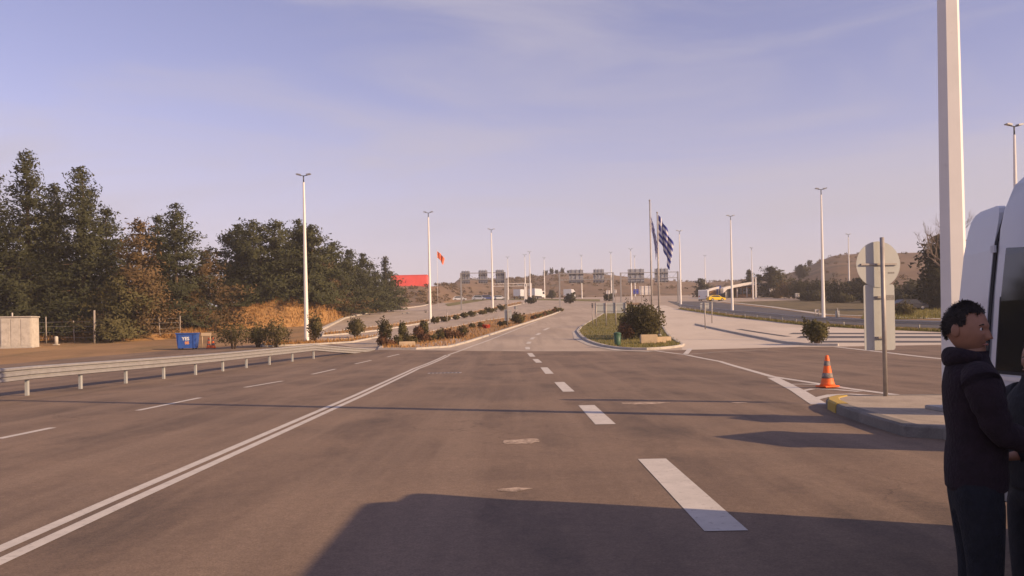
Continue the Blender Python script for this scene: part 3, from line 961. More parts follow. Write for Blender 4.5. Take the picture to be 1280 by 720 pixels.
for k in range(8):
    px = 545 + k * 11.5 + rg.uniform(-2.5, 2.5)
    base = 404.5 - (px - 545) * 0.19
    pshrub(px, base, base - rg.uniform(3, 8), rg.uniform(9, 18), 'shrub_leaves', f'{ORD[k]} hedge shrub from the left in the back median hedge', 260 + k, n=300, group='back median hedge', leaf=.25, stems=3, name='hedge_shrub')
for k, (px, b, h_, w_, mt, lab) in enumerate([(590, 411, 6, 8, 'shrub_leaves', 'tiny shrub alone on the median, left of the red flowering plant'),
        (601, 410.5, 7, 7, 'shrub_leaves', 'small dark shrub touching the red flowering plant'),
        (608, 411.5, 4, 8, 'red_plant', 'low bright red flowering plant on the median'),
        (626, 409, 7, 8, 'shrub_leaves', 'small dark shrub left of the grey roadside sign'),
        (632, 407.5, 7, 7, 'shrub_leaves', 'small dark shrub at the foot of the grey roadside sign'),
        (647, 405.5, 13, 19, 'shrub_leaves', 'large round dark shrub right of the grey roadside sign')]):
    if mt == 'red_plant' and mt not in MATS: leaf_mat('red_plant', (0.45, 0.05, 0.03), (0.6, 0.10, 0.05))
    pshrub(px, b, b - h_, w_, mt, lab, 280 + k, n=450 if w_ < 12 else 1000, leaf=.2, stems=4, name='median_shrub')
for k in range(9):
    px = 667 + k * 4.2
    base = 399.5 - (px - 667) * 0.30
    pshrub(px, base, base - rg.uniform(3.5, 5.5), rg.uniform(6, 8), 'shrub_red' if k % 3 == 0 else 'shrub_leaves', f'{ORD[k]} low hedge shrub from the left along the far median edge', 300 + k, n=220, group='far median edge hedge', leaf=.3, stems=3, name='hedge_shrub')
for k, (px, b, tp, wp, lab) in enumerate([(664, 380, 372, 14, 'dark bush beyond the crest under the far white gantry'), (712, 379.5, 368, 15, 'dark bush beside the left post of the middle gantry'),
        (761, 376.5, 366, 14, 'dark bush beside the right post of the middle gantry'), (690, 373.5, 364, 10, 'dark bush among the far lamp masts')]):
    pshrub(px, b, tp, wp, 'far_tree', lab, 320 + k, n=600, leaf=.5, name='bush')
# scrub on the right slope
SC = [(1000, 208, 24, 26), (1022, 200, 26, 34), (1050, 190, 24, 36), (985, 215, 20, 24), (1080, 178, 26, 40), (1110, 168, 22, 36), (1140, 160, 24, 34), (1090, 160, 16, 34), (1050, 166, 14, 30), (1015, 182, 14, 26), (1155, 172, 28, 34), (972, 222, 12, 16), (1125, 150, 12, 26)]
SCN = ['dark scrub left of the right lamp mast, beside the white box', 'tall dark scrub behind the right lamp mast', 'dark scrub right of the right lamp mast', 'brown scrub below the service station trees', 'dark scrub left of the round sign back',
       'dark scrub showing right of the round sign back', 'dark scrub left of the near mast, behind the parked cars', 'low scrub directly behind the round sign', 'low scrub above the small green signs', 'low scrub at the road edge left of the right lamp mast', 'dark scrub under the drooping conifer', 'small scrub below the conifers by the service station', 'low scrub in the green field behind the guardrail']
for k, ((px, Y, hp, wp), lab) in enumerate(zip(SC, SCN)):
    x, _ = GY(px, Y)
    mt = 'pine_brown' if k in (3, 11) else 'far_tree'
    shrub('scrub_bush', x, Y, ztot(x, Y) - .2, wp / F * Y * 1.25, hp / F * Y, mt, lab, 340 + k, leaf=.5, n=1500, group='scrub on the right slope', stems=5)
x, _ = GY(1128, 100)
shrub('bush', x, 100, zg(100), 3.0, 1.5, 'shrub_leaves', 'dark bush behind the right guardrail, seen right of the sign plate', 360, leaf=.25, n=800)
x, _ = GY(1003, 330)
shrub('bush', x, 330, ztot(x, 330) - .3, 6, 5, 'far_tree', 'lone bush half way up the right hill', 361, leaf=.8, n=700)
# tiny trees on the ridge
for k, px in enumerate((664, 682, 690, 696, 703, 712, 1000, 1012)):
    Y = 488 if px < 900 else 428
    x, _ = GY(px, Y, 30)
    far = shrub('ridge_tree', x, Y, ztot(x, Y) - .6, 2.8, 1.9 + (k * 7 % 5) * .4, 'far_tree', f'tiny {ORD[k]} tree from the left on the far ridge line', 370 + k, leaf=.6, n=260, group='trees on the ridge', stems=3, cat='tree')
# bare tree on the right
def bare_tree(px, Y, topy, label, seed):
    rg = random.Random(seed)
    x, _ = GY(px, Y)
    hor = HOR - ROLL * (px - 640)
    zb = ztot(x, Y)
    H = EYE + (hor - topy) / F * Y - zb
    t = thing('bare_tree', label, 'tree', (x, Y, zb))
    tr, cr = MB(), MB()
    tr.tube([(0, 0, -.2), (.1, 0, H * .3), (-.05, .1, H * .55)], [.24, .18, .12], 7)
    def grow(p, d, L_, r_, lev):
        q = p + d * L_
        cr.tube([p, (p + q) / 2 + Vector((rg.uniform(-.1, .1), rg.uniform(-.1, .1), .06)) * L_, q], [r_, r_ * .75, r_ * .5], 4, cap=False)
        if lev == 0: return
        for _ in range(3):
            dd = (d + Vector((rg.uniform(-.8, .8), rg.uniform(-.8, .8), rg.uniform(-.1, .6)))).normalized()
            grow(p + d * L_ * rg.uniform(.5, 1), dd, L_ * rg.uniform(.55, .75), r_ * .55, lev - 1)
    for k in range(6):
        az = k * 1.05
        grow(Vector((0, 0, H * (.3 + .04 * k))), Vector((math.cos(az) * .7, math.sin(az) * .7, .8)).normalized(), H * .24, .09, 4)
    tr.build('trunk', 'bark', t); cr.build('crown', 'twigs', t)
bare_tree(1186, 95, 262, 'bare leafless tree behind the near lamp mast and van', 5)

# grass blades: one mass each
def blades(name, spots, hmin, hmax, wd, mat, label, seed):
    rs = np.random.RandomState(seed)
    S = np.array(spots); n = len(S)
    az = rs.uniform(0, 6.28, n); h = rs.uniform(hmin, hmax, n)
    dx, dy = np.cos(az) * wd, np.sin(az) * wd
    lean = rs.normal(size=(n, 2)) * 0.3
    a = S + np.stack([dx, dy, np.zeros(n) - .03], 1); b = S - np.stack([dx, dy, np.zeros(n) + .03], 1)
    c = S + np.stack([lean[:, 0] * h, lean[:, 1] * h, h], 1)
    V = np.stack([a, b, c], 1).reshape(-1, 3)
    o = link(name, tri_mesh(name, V), mat)
    return tag(o, label, 'grass', kind='stuff')
def inside(p, poly):
    c = False
    for i in range(len(poly)):
        a, b = poly[i], poly[i - 1]
        if (a[1] > p[1]) != (b[1] > p[1]) and p[0] < (b[0] - a[0]) * (p[1] - a[1]) / (b[1] - a[1]) + a[0]: c = not c
    return c
def scatter(poly, n, seed, off):
    rg = random.Random(seed)
    x0, x1 = min(p[0] for p in poly), max(p[0] for p in poly)
    y0, y1 = min(p[1] for p in poly), max(p[1] for p in poly)
    out = []
    while len(out) < n:
        p = (rg.uniform(x0, x1), y0 + (y1 - y0) * rg.random() ** 1.5)
        if inside(p, poly): out.append((p[0], p[1], zg(p[1]) + off))
    return out
blades('grass', scatter(gi_s, 9000, 1, .1), .06, .2, .03, 'grass_green', 'short green and straw coloured grass on the flagpole island', 1)
vp = [(p[0] - 0.8, p[1] - 1.6) for p in RGRD] + [(p[0] + 0.4, p[1] + 1.2) for p in reversed(RGRD)]
blades('verge_grass', scatter(vp, 5000, 2, .02), .08, .3, .04, 'grass_green', 'grass strip under the right guardrail', 2)
fld = [G(1090, 405.2), G(1330, 410), (75, 118), (40, 112)]
fld = [GY(1075, 93), GY(1320, 90), GY(1320, 150), GY(1090, 150)]
sheet('green_field', fld, .03, 'turf')
blades('field_grass', scatter(fld, 9000, 3, .03), .1, .4, .06, 'grass_green', 'green grass field behind the right guardrail', 3)
# dry grass on the bank: sample its surface
def on_bank(objname, n, seed):
    rs = random.Random(seed)
    me = bpy.data.objects[objname].data
    polys = me.polygons
    out = []
    for _ in range(n):
        p = polys[rs.randrange(len(polys))]
        vs = [me.vertices[i].co for i in p.vertices]
        a, b = rs.random(), rs.random()
        q = vs[0] * (1 - a) * (1 - b) + vs[1] * a * (1 - b) + vs[2] * a * b + vs[3] * (1 - a) * b
        out.append(tuple(q))
    return out
blades('dry_grass', on_bank('earth_bank', 7000, 1) + on_bank('earth_bank.001', 3500, 2), .12, .45, .05, 'grass_dry', 'tall dry orange grass covering the roadside bank', 4)
blades('median_weeds', scatter(mB, 2600, 11, .1) + scatter(mA, 1200, 12, .1) + scatter(mC, 900, 13, .09), .08, .35, .04, 'grass_dry', 'dry weeds growing between the shrubs on the medians', 11)
fp = [GY(-60, 78), GY(240, 82), GY(260, 92), GY(-60, 92)]
blades('fence_grass', scatter(fp, 7000, 6, .2), .2, .7, .05, 'grass_dry', 'dry grass along the wire fence below the pines', 6)

# scattered dry scrub on the hills behind, far too many to count
def hill_scrub(n, seed):
    rg = random.Random(seed); rs = np.random.RandomState(seed)
    C = []
    while len(C) < n:
        px = rg.uniform(420, 1300); u_ = (px - 640) / F
        ys_ = _interp(u_, 2); yc_ = _interp(u_, 3)
        t_ = rg.random() ** .8
        y = ys_ + 4 + (yc_ + 4 - ys_) * t_; x = u_ * y
        if px > 985 and rg.random() < .75: continue
        if math.sin(x * .045 + 1.3) + math.sin(y * .06 + x * .03) + rg.uniform(-1.3, 1.3) < .35: continue
        C.append((x, y, ztot(x, y), rg.uniform(.5, 1.3)))
    out = []
    for x, y, z, r_ in C:
        k = 26
        d = rs.normal(size=(k, 3)); d /= np.linalg.norm(d, axis=1)[:, None]
        out.append(np.array([x, y, z + .35 * r_]) + d * np.array([r_ * 1.1, r_ * 1.1, r_ * .65]) * rs.rand(k, 1) ** .4)
    return tri_cloud(np.concatenate(out), .62, rs, asp=1.7)
hs_ = link('hill_scrub', tri_mesh('hill_scrub', hill_scrub(800, 4)), 'pine_brown')
tag(hs_, 'dry low scrub dotted over the brown hills', 'scrub', kind='stuff')

# ------------------------------------------------------------------ lamp masts
def make_mast(H=14.0, r0=0.19, r1=0.075):
    t = thing('lamp_mast', 'x', 'lamp mast')
    mb = MB(); mb.tube([(0, 0, 0.02), (0, 0, H * .35), (0, 0, H * .7), (0, 0, H - .7)], [r0, r0 * .82, r0 * .6, r1], 8, smooth=False, phase=0.25)
    mb.build('pole', 'mast_paint', t)
    MB().box((0, 0, 0.03), (0.62, 0.62, 0.06), 0, .01).build('base_plate', 'galvanised', t)
    MB().tube([(0, 0, H - .72), (0, 0, H - .14)], .05, 8).build('neck', 'dark_metal', t)
    mb = MB(); mb.tube([(-.4, 0, H - .09), (-.2, 0, H - .14), (0, 0, H - .17), (.2, 0, H - .14), (.4, 0, H - .09)], .035, 6)
    mb.build('arm', 'dark_metal', t)
    for s in (-1, 1):
        q = MB()
        q.prism([(s * .24, H - .12), (s * .60, H - .06), (s * .63, H + .0), (s * .52, H + .04), (s * .22, H - .02)], -.15, .15)
        l = q.build('luminaire', 'sign_grey', t)
        MB().prism([(s * .27, H - .125), (s * .58, H - .072), (s * .58, H - .06), (s * .27, H - .112)], -.11, .11).build('lens', 'lens', l)
    return t
def copy_tree(o, parent=None):
    c = o.copy(); COL.objects.link(c)
    if parent is not None: c.parent = parent
    for ch in list(o.children): copy_tree(ch, c)
    return c
mast0 = make_mast()
MAST_SPOTS = [(383.5, 73.5, 0, 'white lamp mast on the left, nearest, beyond the guardrail'), (538, 112, 0, 'white lamp mast on the left, second, behind the median shrubs'),
    (616, 147, .3, 'white lamp mast between the signs of the left gantry'), (1029.5, 93, 0, 'white lamp mast on the right behind the olive shrub'),
    (915.5, 128, .2, 'white lamp mast in front of the service station canopy'), (851, 162, .4, 'white lamp mast at the right end of the right gantry'),
    (663, 245, .5, 'far lamp mast with wide head, left of the middle gantry'), (657, 268, .2, 'far lamp mast just left of the wide headed far one'),
    (635.5, 285, .3, 'far thin lamp mast right of the left gantry'), (681, 300, .4, 'far lamp mast in front of the ridge, left of the middle gantry post'),
    (727.5, 282, .5, 'far lamp mast between the two signs of the middle gantry'), (764.5, 262, .3, 'far lamp mast above the right post of the middle gantry'),
    (789.5, 240, .2, 'far lamp mast left of the first sign of the right gantry'), (794, 300, .5, 'farthest lamp mast behind the right gantry'),
    (940.5, 250, .6, 'far lamp mast right of the service station canopy'), (882, 310, .2, 'far lamp mast behind the parked white car'), (1062, 186, .3, 'lamp mast in front of the right hill, left of the round sign'),
    (1273, 57, .2, 'lamp mast rising behind the roof of the white van')]
for k, (px, Y, rz, lab) in enumerate(MAST_SPOTS):
    o = mast0 if k == 0 else copy_tree(mast0)
    x, y = GY(px, Y)
    o.location = (x, y, zg(Y) if Y < 200 else ztot(x, y)); o.rotation_euler.z = rz
    o['label'] = lab; o['group'] = 'white lamp masts'
# near, stouter mast on the island
# six-sided shaft turned so that one flat faces the road
HEXP = 0.5 + (-97 - 180) / 60.0
t = thing('lamp_mast', 'near white octagonal lamp mast cut off by the top of the view', 'lamp mast', (7.19, 14.3, 0.17), 0, 'white lamp masts')
mb = MB(); mb.tube([(0, 0, 0.02), (0, 0, 4), (0, 0, 9), (0, 0, 13.4)], [.215, .19, .15, .11], 6, smooth=False, phase=HEXP)
pole_near = mb.build('pole', 'mast_paint', t)
MB().box((0, 0, 0.03), (0.7, 0.7, 0.06), 0, .01).build('base_plate', 'galvanised', t)
MB().tube([(0, 0, 13.35), (0, 0, 13.9)], .055, 8).build('neck', 'dark_metal', t)
mb = MB(); mb.tube([(-.5, 0, 14.0), (-.2, 0, 13.94), (0, 0, 13.9), (.2, 0, 13.94), (.5, 0, 14.0)], .04, 6).build('arm', 'dark_metal', t)
for s in (-1, 1):
    MB().prism([(s * .3, 13.94), (s * .72, 14.02), (s * .75, 14.12), (s * .28, 14.06)], -.2, .2).build('luminaire', 'galvanised', t)

# ------------------------------------------------------------------ round sign with plate (seen from behind)
sx, sy = GY(1107, 17.3, .17)
t = thing('road_sign', 'back of a round traffic sign over a tall plate on the traffic island', 'sign', (sx, sy, 0.17), 0.10)
MB().tube([(0, 0, 0), (-.01, 0, 3.12)], .042, 12).build('post', 'post_steel', t)
def disc(mb, c, r, y0, y1, n=40):
    mb.prism([(c[0] + r * math.cos(2 * math.pi * k / n), c[1] + r * math.sin(2 * math.pi * k / n)) for k in range(n)], y0, y1)
mb = MB(); disc(mb, (-.035, 2.60), .455, .115, .121)
dk = mb.build('sign_disc', 'sign_back', t)
MB().box((-.035, .098, 2.6), (.74, .03, .035)).build('bracket', 'post_steel', dk)
MB().box((.23, .1125, 2.43), (.13, .003, .03)).build('sticker', 'sticker', dk)
def rrect(x0, x1, z0, z1, r, n=6):
    out = []
    for cx, cz, a0 in ((x1 - r, z1 - r, 0), (x0 + r, z1 - r, 90), (x0 + r, z0 + r, 180), (x1 - r, z0 + r, 270)):
        for k in range(n + 1):
            a = R(a0 + 90 * k / n); out.append((cx + r * math.cos(a), cz + r * math.sin(a)))
    return out
mb = MB(); mb.prism(rrect(-.345, .295, .90, 2.2, .05), .125, .131)
pt = mb.build('sign_plate', 'sign_back', t)
MB().box((.205, .1225, 1.94), (.16, .003, .10)).build('sticker', 'sticker', pt)
for z in (1.15, 1.95): MB().box((-.02, .104, z), (.2, .035, .04)).build('bracket', 'post_steel', pt)

# ------------------------------------------------------------------ traffic cone
def cone(x, y, z, h, label, name='traffic_cone'):
    s = h / .79
    t = thing(name, label, 'cone', (x, y, z))
    MB().box((0, 0, .02 * s), (.42 * s, .42 * s, .04 * s), .3, .012 * s).build('base', 'orange_plastic', t)
    prof = [(.19, .04), (.165, .09), (.15, .15), (.128, .26), (.10, .40), (.078, .54), (.062, .66), (.045, .76), (.03, .79)]
    def seg(z0, z1, add):
        zs = [z0] + [z_ for _, z_ in prof if z0 < z_ < z1] + [z1]
        return [(float(np.interp(q, [p[1] for p in prof], [p[0] for p in prof])) * s + add, q * s) for q in zs]
    MB().lathe(seg(.04, .79, 0), 24).build('body', 'orange_plastic', t)
    for z0, z1 in ((.22, .35), (.53, .65)):
        MB().lathe(seg(z0, z1, .003), 24).build('band', 'cone_band', t)
    return t
cx, cy = G(1034.5, 485)
cone(cx, cy, 0.026, .80, 'faded orange traffic cone with dirty bands on the gore lines')
for k, px in enumerate((261, 266.5)):
    x, y = GY(px, 67)
    cone(x, y, zg(67) + .01, .8, ['small orange and white cone next to the blue skip, left one of the pair', 'small orange and white cone next to the blue skip, right one of the pair'][k])

# ------------------------------------------------------------------ guardrails
def guardrail(label, pts, step, side=1, both=False, hb=0.74, mat='galvanised', end_drop=False):
    q_ = [Vector((p[0], p[1])) for p in pts]
    cl = [0.0]
    for a_, b_ in zip(q_[:-1], q_[1:]): cl.append(cl[-1] + (b_ - a_).length)
    P = [Vector((float(np.interp(s_, cl, [p.x for p in q_])), float(np.interp(s_, cl, [p.y for p in q_])))) for s_ in np.linspace(0, cl[-1], int(cl[-1] / step) + 1)]
    o = thing('guardrail', label, 'guardrail', (P[0].x, P[0].y, zg(P[0].y)))
    off = Vector((P[0].x, P[0].y, zg(P[0].y)))
    W = [(0.0, .155), (.055, .12), (.055, .06), (0, .02), (0, -.02), (.055, -.06), (.055, -.12), (0, -.155)]
    if both: W = [(a_, b_ * .78) for a_, b_ in [(0, .25), (.06, .22), (.06, .15), (0, .11), (0, .085), (.06, .05), (.06, -.05), (0, -.085), (0, -.11), (.06, -.15), (.06, -.22), (0, -.25)]]
    bw = -W[-1][1]
    n = len(P)
    def drop(i): return 0.0 if not end_drop else max(0.0, (i - (n - 4)) / 3.0) * (hb - .12)
    for bs in ([1, -1] if both else [side]):
        for i in range(n - 1):
            vs = []
            for j in (i, i + 1):
                d = (P[min(j + 1, n - 1)] - P[max(j - 1, 0)]).normalized(); nn = Vector((d.y, -d.x)) * bs
                z = zg(P[j].y) + hb - bw - drop(j)
                for a, b in W:
                    q = P[j] + nn * (0.09 + a)
                    vs.append((q.x - off.x, q.y - off.y, z + b - off.z))
                for a, b in reversed(W):
                    q = P[j] + nn * (0.09 + a - .006)
                    vs.append((q.x - off.x, q.y - off.y, z + b - off.z))
            m = 2 * len(W)
            fs = [(k, (k + 1) % m, m + (k + 1) % m, m + k) for k in range(m)]
            mb = MB(); mb.add(vs, fs); mb.build('beam', mat, o)
    for i in range(n if not end_drop else n - 3):
        p = P[i]; z = zg(p.y)
        MB().box((p.x - off.x, p.y - off.y, z - off.z + (hb - .12) / 2), (.11, .08, hb - .12), math.atan2(P[min(i + 1, n - 1)].y - P[max(i - 1, 0)].y, P[min(i + 1, n - 1)].x - P[max(i - 1, 0)].x)).build('post', 'sign_back' if both else mat, o)
    return o
LG = [G(-160, 533), G(0, 499), G(70, 490), G(140, 481.5), G(247, 468.5), G(325, 457.5), G(385, 449.5), G(430, 443), G(466, 438.3)]
guardrail('galvanised double sided guardrail along the left edge of the road', smooth_line(LG, 1), 2.75, both=True, hb=.86, end_drop=True)
guardrail('grey guardrail along the right hand side road', [RGRD[0]] + RGRD[1:], 4.0, side=1, hb=.78)

# ------------------------------------------------------------------ roadside furniture, left
x, y = GY(25, 73)
t = thing('utility_cabinet', 'pale ribbed utility cabinet below the pines at the left', 'cabinet', (x, y, zg(73) - .05), .12)
MB().box((0, 0, 1.3), (2.45, 1.6, 2.5), 0, .05).build('housing', 'pale_concrete', t)
MB().box((0, 0, 2.58), (2.6, 1.75, .1), 0, .03).build('roof', 'pale_concrete', t)
for k in range(3): MB().box((-.78 + k * .78, -.815, 1.3), (.70, .03, 2.2), 0, .008).build('panel', 'pale_concrete', t)
MB().box((0, 0, .04), (2.7, 1.9, .12)).build('plinth', 'kerb_stone', t)
MB().tube([(-.55, 0, 2.6), (-.55, 0, 2.95)], .06, 8).build('vent_pipe', 'pale_concrete', t)
x, y = GY(70.5, 75)
t = thing('bollard', 'short pale bollard right of the utility cabinet', 'bollard', (x, y, zg(75) + .05))
MB().lathe([(.15, 0), (.15, .65), (.11, .72), (.04, .74)], 12).build('post', 'pale_concrete', t)
MB().box((0, 0, .02), (.4, .4, .06)).build('base', 'pale_concrete', t)
# wire fence
ft = thing('wire_fence', 'wire fence on leaning thin posts in front of the pines', 'fence', (0, 0, 0))
fpos = [(-30, 78), (15, 78.5), (58, 78), (93, 78), (118, 77), (127, 80), (141, 79), (155, 80), (175, 81), (200, 82), (225, 83)]
tops = []
for k, (px, Y) in enumerate(fpos):
    x, y = GY(px, Y); z = zg(Y); h = 2.9 if px == 118 else 2.0 + .2 * ((k * 7) % 3)
    ln = ((k * 5) % 3 - 1) * .05
    MB().tube([(x, y, z - .1), (x + ln, y, z + h)], .055 if px != 118 else .09, 6).build('post', 'fence_post', ft)
    tops.append((x, y, z))
for hh in (.5, 1.0, 1.5, 1.9):
    mb = MB()
    mb.tube([(a[0], a[1], a[2] + hh) for a in tops], .012, 4); mb.build('wire', 'galvanised', ft)

def text_mesh(s, size, ext=.004):
    cu = bpy.data.curves.new('txt', 'FONT'); cu.body = s; cu.size = size; cu.extrude = ext; cu.align_x = 'CENTER'; cu.offset = size * .03
    o = bpy.data.objects.new('txt', cu); COL.objects.link(o)
    dg = bpy.context.evaluated_depsgraph_get()
    me = bpy.data.meshes.new_from_object(o.evaluated_get(dg))
    bpy.data.objects.remove(o); me.materials.clear()
    me.transform(Matrix.Rotation(R(90), 4, 'X'))
    return me
x, y = GY(235, 66)
t = thing('skip_container', 'blue metal skip with white and orange print behind the guardrail', 'skip', (x, y, zg(66)), .12)
mb = MB()
mb.prism([(-.62, .1), (.62, .1), (.74, 1.18), (-.74, 1.18)], -.5, .5)
bd = mb.build('body', 'blue_skip', t)
MB().box((0, -.5, 1.2), (1.56, .1, .08)).build('rim', 'blue_skip', t)
MB().box((0, .5, 1.2), (1.56, .1, .08)).build('rim', 'blue_skip', t)
for s in (-1, 1): MB().box((s * .73, 0, 1.2), (.1, .9, .08)).build('rim', 'blue_skip', t)
for s in (-1, 1): MB().box((s * .55, -.52, .62), (.06, .05, 1.0)).build('rib', 'blue_skip', t)
for sx_ in (-.5, .5):
    for sy_ in (-.4, .4): MB().lathe([(.08, 0), (.08, .12)], 10, (sx_, sy_, 0)).build('wheel', 'rubber', t)
o = link('lettering', text_mesh('YES', .34), 'white_print', t); o.location = (-.04, -.507, .70)
o = link('lettering', text_mesh('88', .30), 'orange_print', t); o.location = (.05, -.507, .40)
x, y = GY(258, 68.5)
t = thing('barrier_board', 'small yellowish barrier board on legs right of the blue skip', 'barrier', (x, y, zg(68.5)), .1)
MB().box((0, 0, 1.0), (.75, .05, .25)).build('board', 'sand_block', t)
for s in (-1, 1): MB().tube([(s * .3, -.02, 0), (s * .3, .04, 1.1)], .03, 6).build('leg', 'sand_block', t)
# rubble block on the median and blocks on the flag island
x, y = GY(509, 62.3)
tag(MB().box((x, y, zg(y) + .25), (1.15, .45, .42), .1, .03).build('kerb_stone_block', 'sand_block'), 'pale loose concrete block at the near end of the median', 'block')
for k, (px, Y, d, lab) in enumerate([(811, 60.4, (1.15, .5, .62), 'pale concrete block at the foot of the flagpoles'), (823, 60.9, (1.0, .6, .42), 'low concrete slab beside the flagpole block'), (831, 62.5, (.8, .5, .35), 'small pale rubble block behind the flagpole slab')]):
    x, y = GY(px, Y)
    tag(MB().box((x, y, zg(y) + .08 + d[2] / 2), d, .15 * k, .03).build('concrete_block', 'sand_block'), lab, 'block')
x, y = GY(772, 57.6)
t = thing('litter_bin', 'dark green litter bin at the front edge of the grass island', 'bin', (x, y, zg(y) + .1))
MB().lathe([(.19, .06), (.2, .1), (.24, .78)], 16).build('body', 'green_bin', t)
MB().lathe([(.26, .78), (.26, .82), (.2, .88), (.08, .91)], 16).build('lid', 'green_bin', t)
MB().lathe([(.22, -.05), (.2, .06)], 16).build('base', 'rubber', t)

# ------------------------------------------------------------------ flagpoles and flags
def flagpole(px, Y, topy, label):
    x, y = GY(px, Y)
    hor = HOR - ROLL * (px - 640); z = zg(Y) + .1
    H = EYE + (hor - topy) / F * Y - z
    t = thing('flagpole', label, 'flagpole', (x, y, z))
    MB().tube([(0, 0, 0), (0, 0, H * .5), (0, 0, H - .05)], [.075, .06, .04], 10).build('pole', 'post_steel', t)
    MB().lathe([(.02, H - .06), (.07, H), (.07, H + .05), (.02, H + .1)], 10).build('finial', 'post_steel', t)
    MB().tube([(.09, -.02, 1.1), (.09, -.02, H - .15)], .008, 4).build('halyard', 'rail_white', t)
    MB().lathe([(.16, -.05), (.16, .08), (.09, .12)], 10).build('base', 'galvanised', t)
    return x, y, z, H
def flag_mat():
    m, t, b = newmat('flag_cloth')
    L = t.links.new
    b.inputs['Roughness'].default_value = .8
    uv = t.nodes.new('ShaderNodeUVMap')
    sp = t.nodes.new('ShaderNodeSeparateXYZ'); L(uv.outputs['UV'], sp.inputs[0])
    def mth(op, a, b2=None, c=None):
        n = t.nodes.new('ShaderNodeMath'); n.operation = op
        for i, v in enumerate((a, b2, c)):
            if v is None: continue
            if isinstance(v, (int, float)): n.inputs[i].default_value = v
            else: L(v, n.inputs[i])
        return n.outputs[0]
    U, Vv = sp.outputs['X'], sp.outputs['Y']          # U along the fly, V up the hoist
    fl = mth('FLOOR', mth('MULTIPLY', mth('SUBTRACT', 1.0, Vv), 9.0))
    white_stripe = mth('MODULO', fl, 2.0)
    canton = mth('MULTIPLY', mth('LESS_THAN', U, .37), mth('GREATER_THAN', Vv, 4 / 9))
    cv = mth('LESS_THAN', mth('ABSOLUTE', mth('SUBTRACT', U, .185)), .037)
    ch = mth('LESS_THAN', mth('ABSOLUTE', mth('SUBTRACT', Vv, 6.5 / 9)), .0556)
    cross = mth('MAXIMUM', cv, ch)
    inv = mth('SUBTRACT', 1.0, canton)
    wh = mth('ADD', mth('MULTIPLY', canton, cross), mth('MULTIPLY', inv, white_stripe))
    mi = t.nodes.new('ShaderNodeMix'); mi.data_type = 'RGBA'
    L(wh, mi.inputs[0]); mi.inputs[6].default_value = (.05, .065, .36, 1); mi.inputs[7].default_value = (.72, .72, .78, 1)
    L(mi.outputs[2], b.inputs['Base Color'])
    tr = t.nodes.new('ShaderNodeBsdfTranslucent'); L(mi.outputs[2], tr.inputs['Color'])
    ms = t.nodes.new('ShaderNodeMixShader'); ms.inputs[0].default_value = .35
    L(b.outputs[0], ms.inputs[1]); L(tr.outputs[0], ms.inputs[2])
    L(ms.outputs[0], t.nodes['Material Output'].inputs['Surface'])
flag_mat()
def hang_flag(name, x, y, z, hoist, fly, drop, reach, folds, amp, mat, label, seed):
    """cloth fixed along the hoist at (x,y,z..z+hoist), drooping towards +x in vertical folds"""
    nu, nv = 44, 22
    vs, uv, fs = [], [], []
    for i in range(nu + 1):
        u = i / nu
        for j in range(nv + 1):
            v = j / nv
            k = 1 - v
            sag = drop * u ** 1.25 * (1 + .12 * k)
            a = amp * min(1, u * 3) * (0.5 + .5 * u)
            ph = folds * 2 * math.pi * u + 1.3 * v + seed
            X = reach * (u ** .9) * (1 - .28 * k * u) + a * .35 * math.cos(ph)
            Yd = a * math.sin(ph) + .12 * u * math.sin(3 * v + seed)
            vs.append((X, Yd, hoist * v * (1 - .10 * u) - sag))
            uv.append((u, v))
    for i in range(nu):
        for j in range(nv):
            a = i * (nv + 1) + j
            fs.append((a, a + nv + 1, a + nv + 2, a + 1))
    me = bpy.data.meshes.new(name); me.from_pydata(vs, [], fs)
    ul = me.uv_layers.new(name='UVMap')
    for l in me.loops: ul.data[l.index].uv = uv[l.vertex_index]
    me.polygons.foreach_set('use_smooth', [True] * len(fs))
    o = link(name, me, mat); o.location = (x, y, z)
    md = o.modifiers.new('th', 'SOLIDIFY'); md.thickness = .006
    return tag(o, label, 'flag')
x, y, z, H = flagpole(815.5, 67, 251, 'taller grey flagpole on the grass island, left one')
hang_flag('flag', x + .06, y, z + H - 2.2, 1.0, 2.2, 2.3, .5, 5.0, .04, 'flag_cloth', 'furled narrow flag drooping from the taller flagpole', 1)
x, y, z, H = flagpole(824.5, 70, 266, 'shorter grey flagpole with the striped flag, right one')
hang_flag('flag', x + .06, y, z + H - 2.25, 2.1, 3.1, 2.1, 1.1, 2.4, .24, 'flag_cloth', 'blue and white striped flag with a cross hanging from the shorter flagpole', 2.2)

# red flag at the left
px, Y = 547.5, 205
x, y = GY(px, Y)
t = thing('flagpole', 'thin far flagpole left of the left gantry', 'flagpole', (x, y, ztot(x, y)))
Hf = EYE + (HOR - ROLL * (px - 640) - 312) / F * Y - ztot(x, y)
MB().tube([(0, 0, 0), (0, 0, Hf)], [.06, .035], 8).build('pole', 'rail_white', t)
MB().lathe([(.03, Hf), (.07, Hf + .08), (.02, Hf + .14)], 8).build('finial', 'rail_white', t)
hang_flag('flag', x + .05, y, ztot(x, y) + Hf - 1.9, 1.5, 2.4, 1.6, 1.7, 2.0, .18, 'red_cloth', 'orange red flag fluttering left of the left gantry', .5)

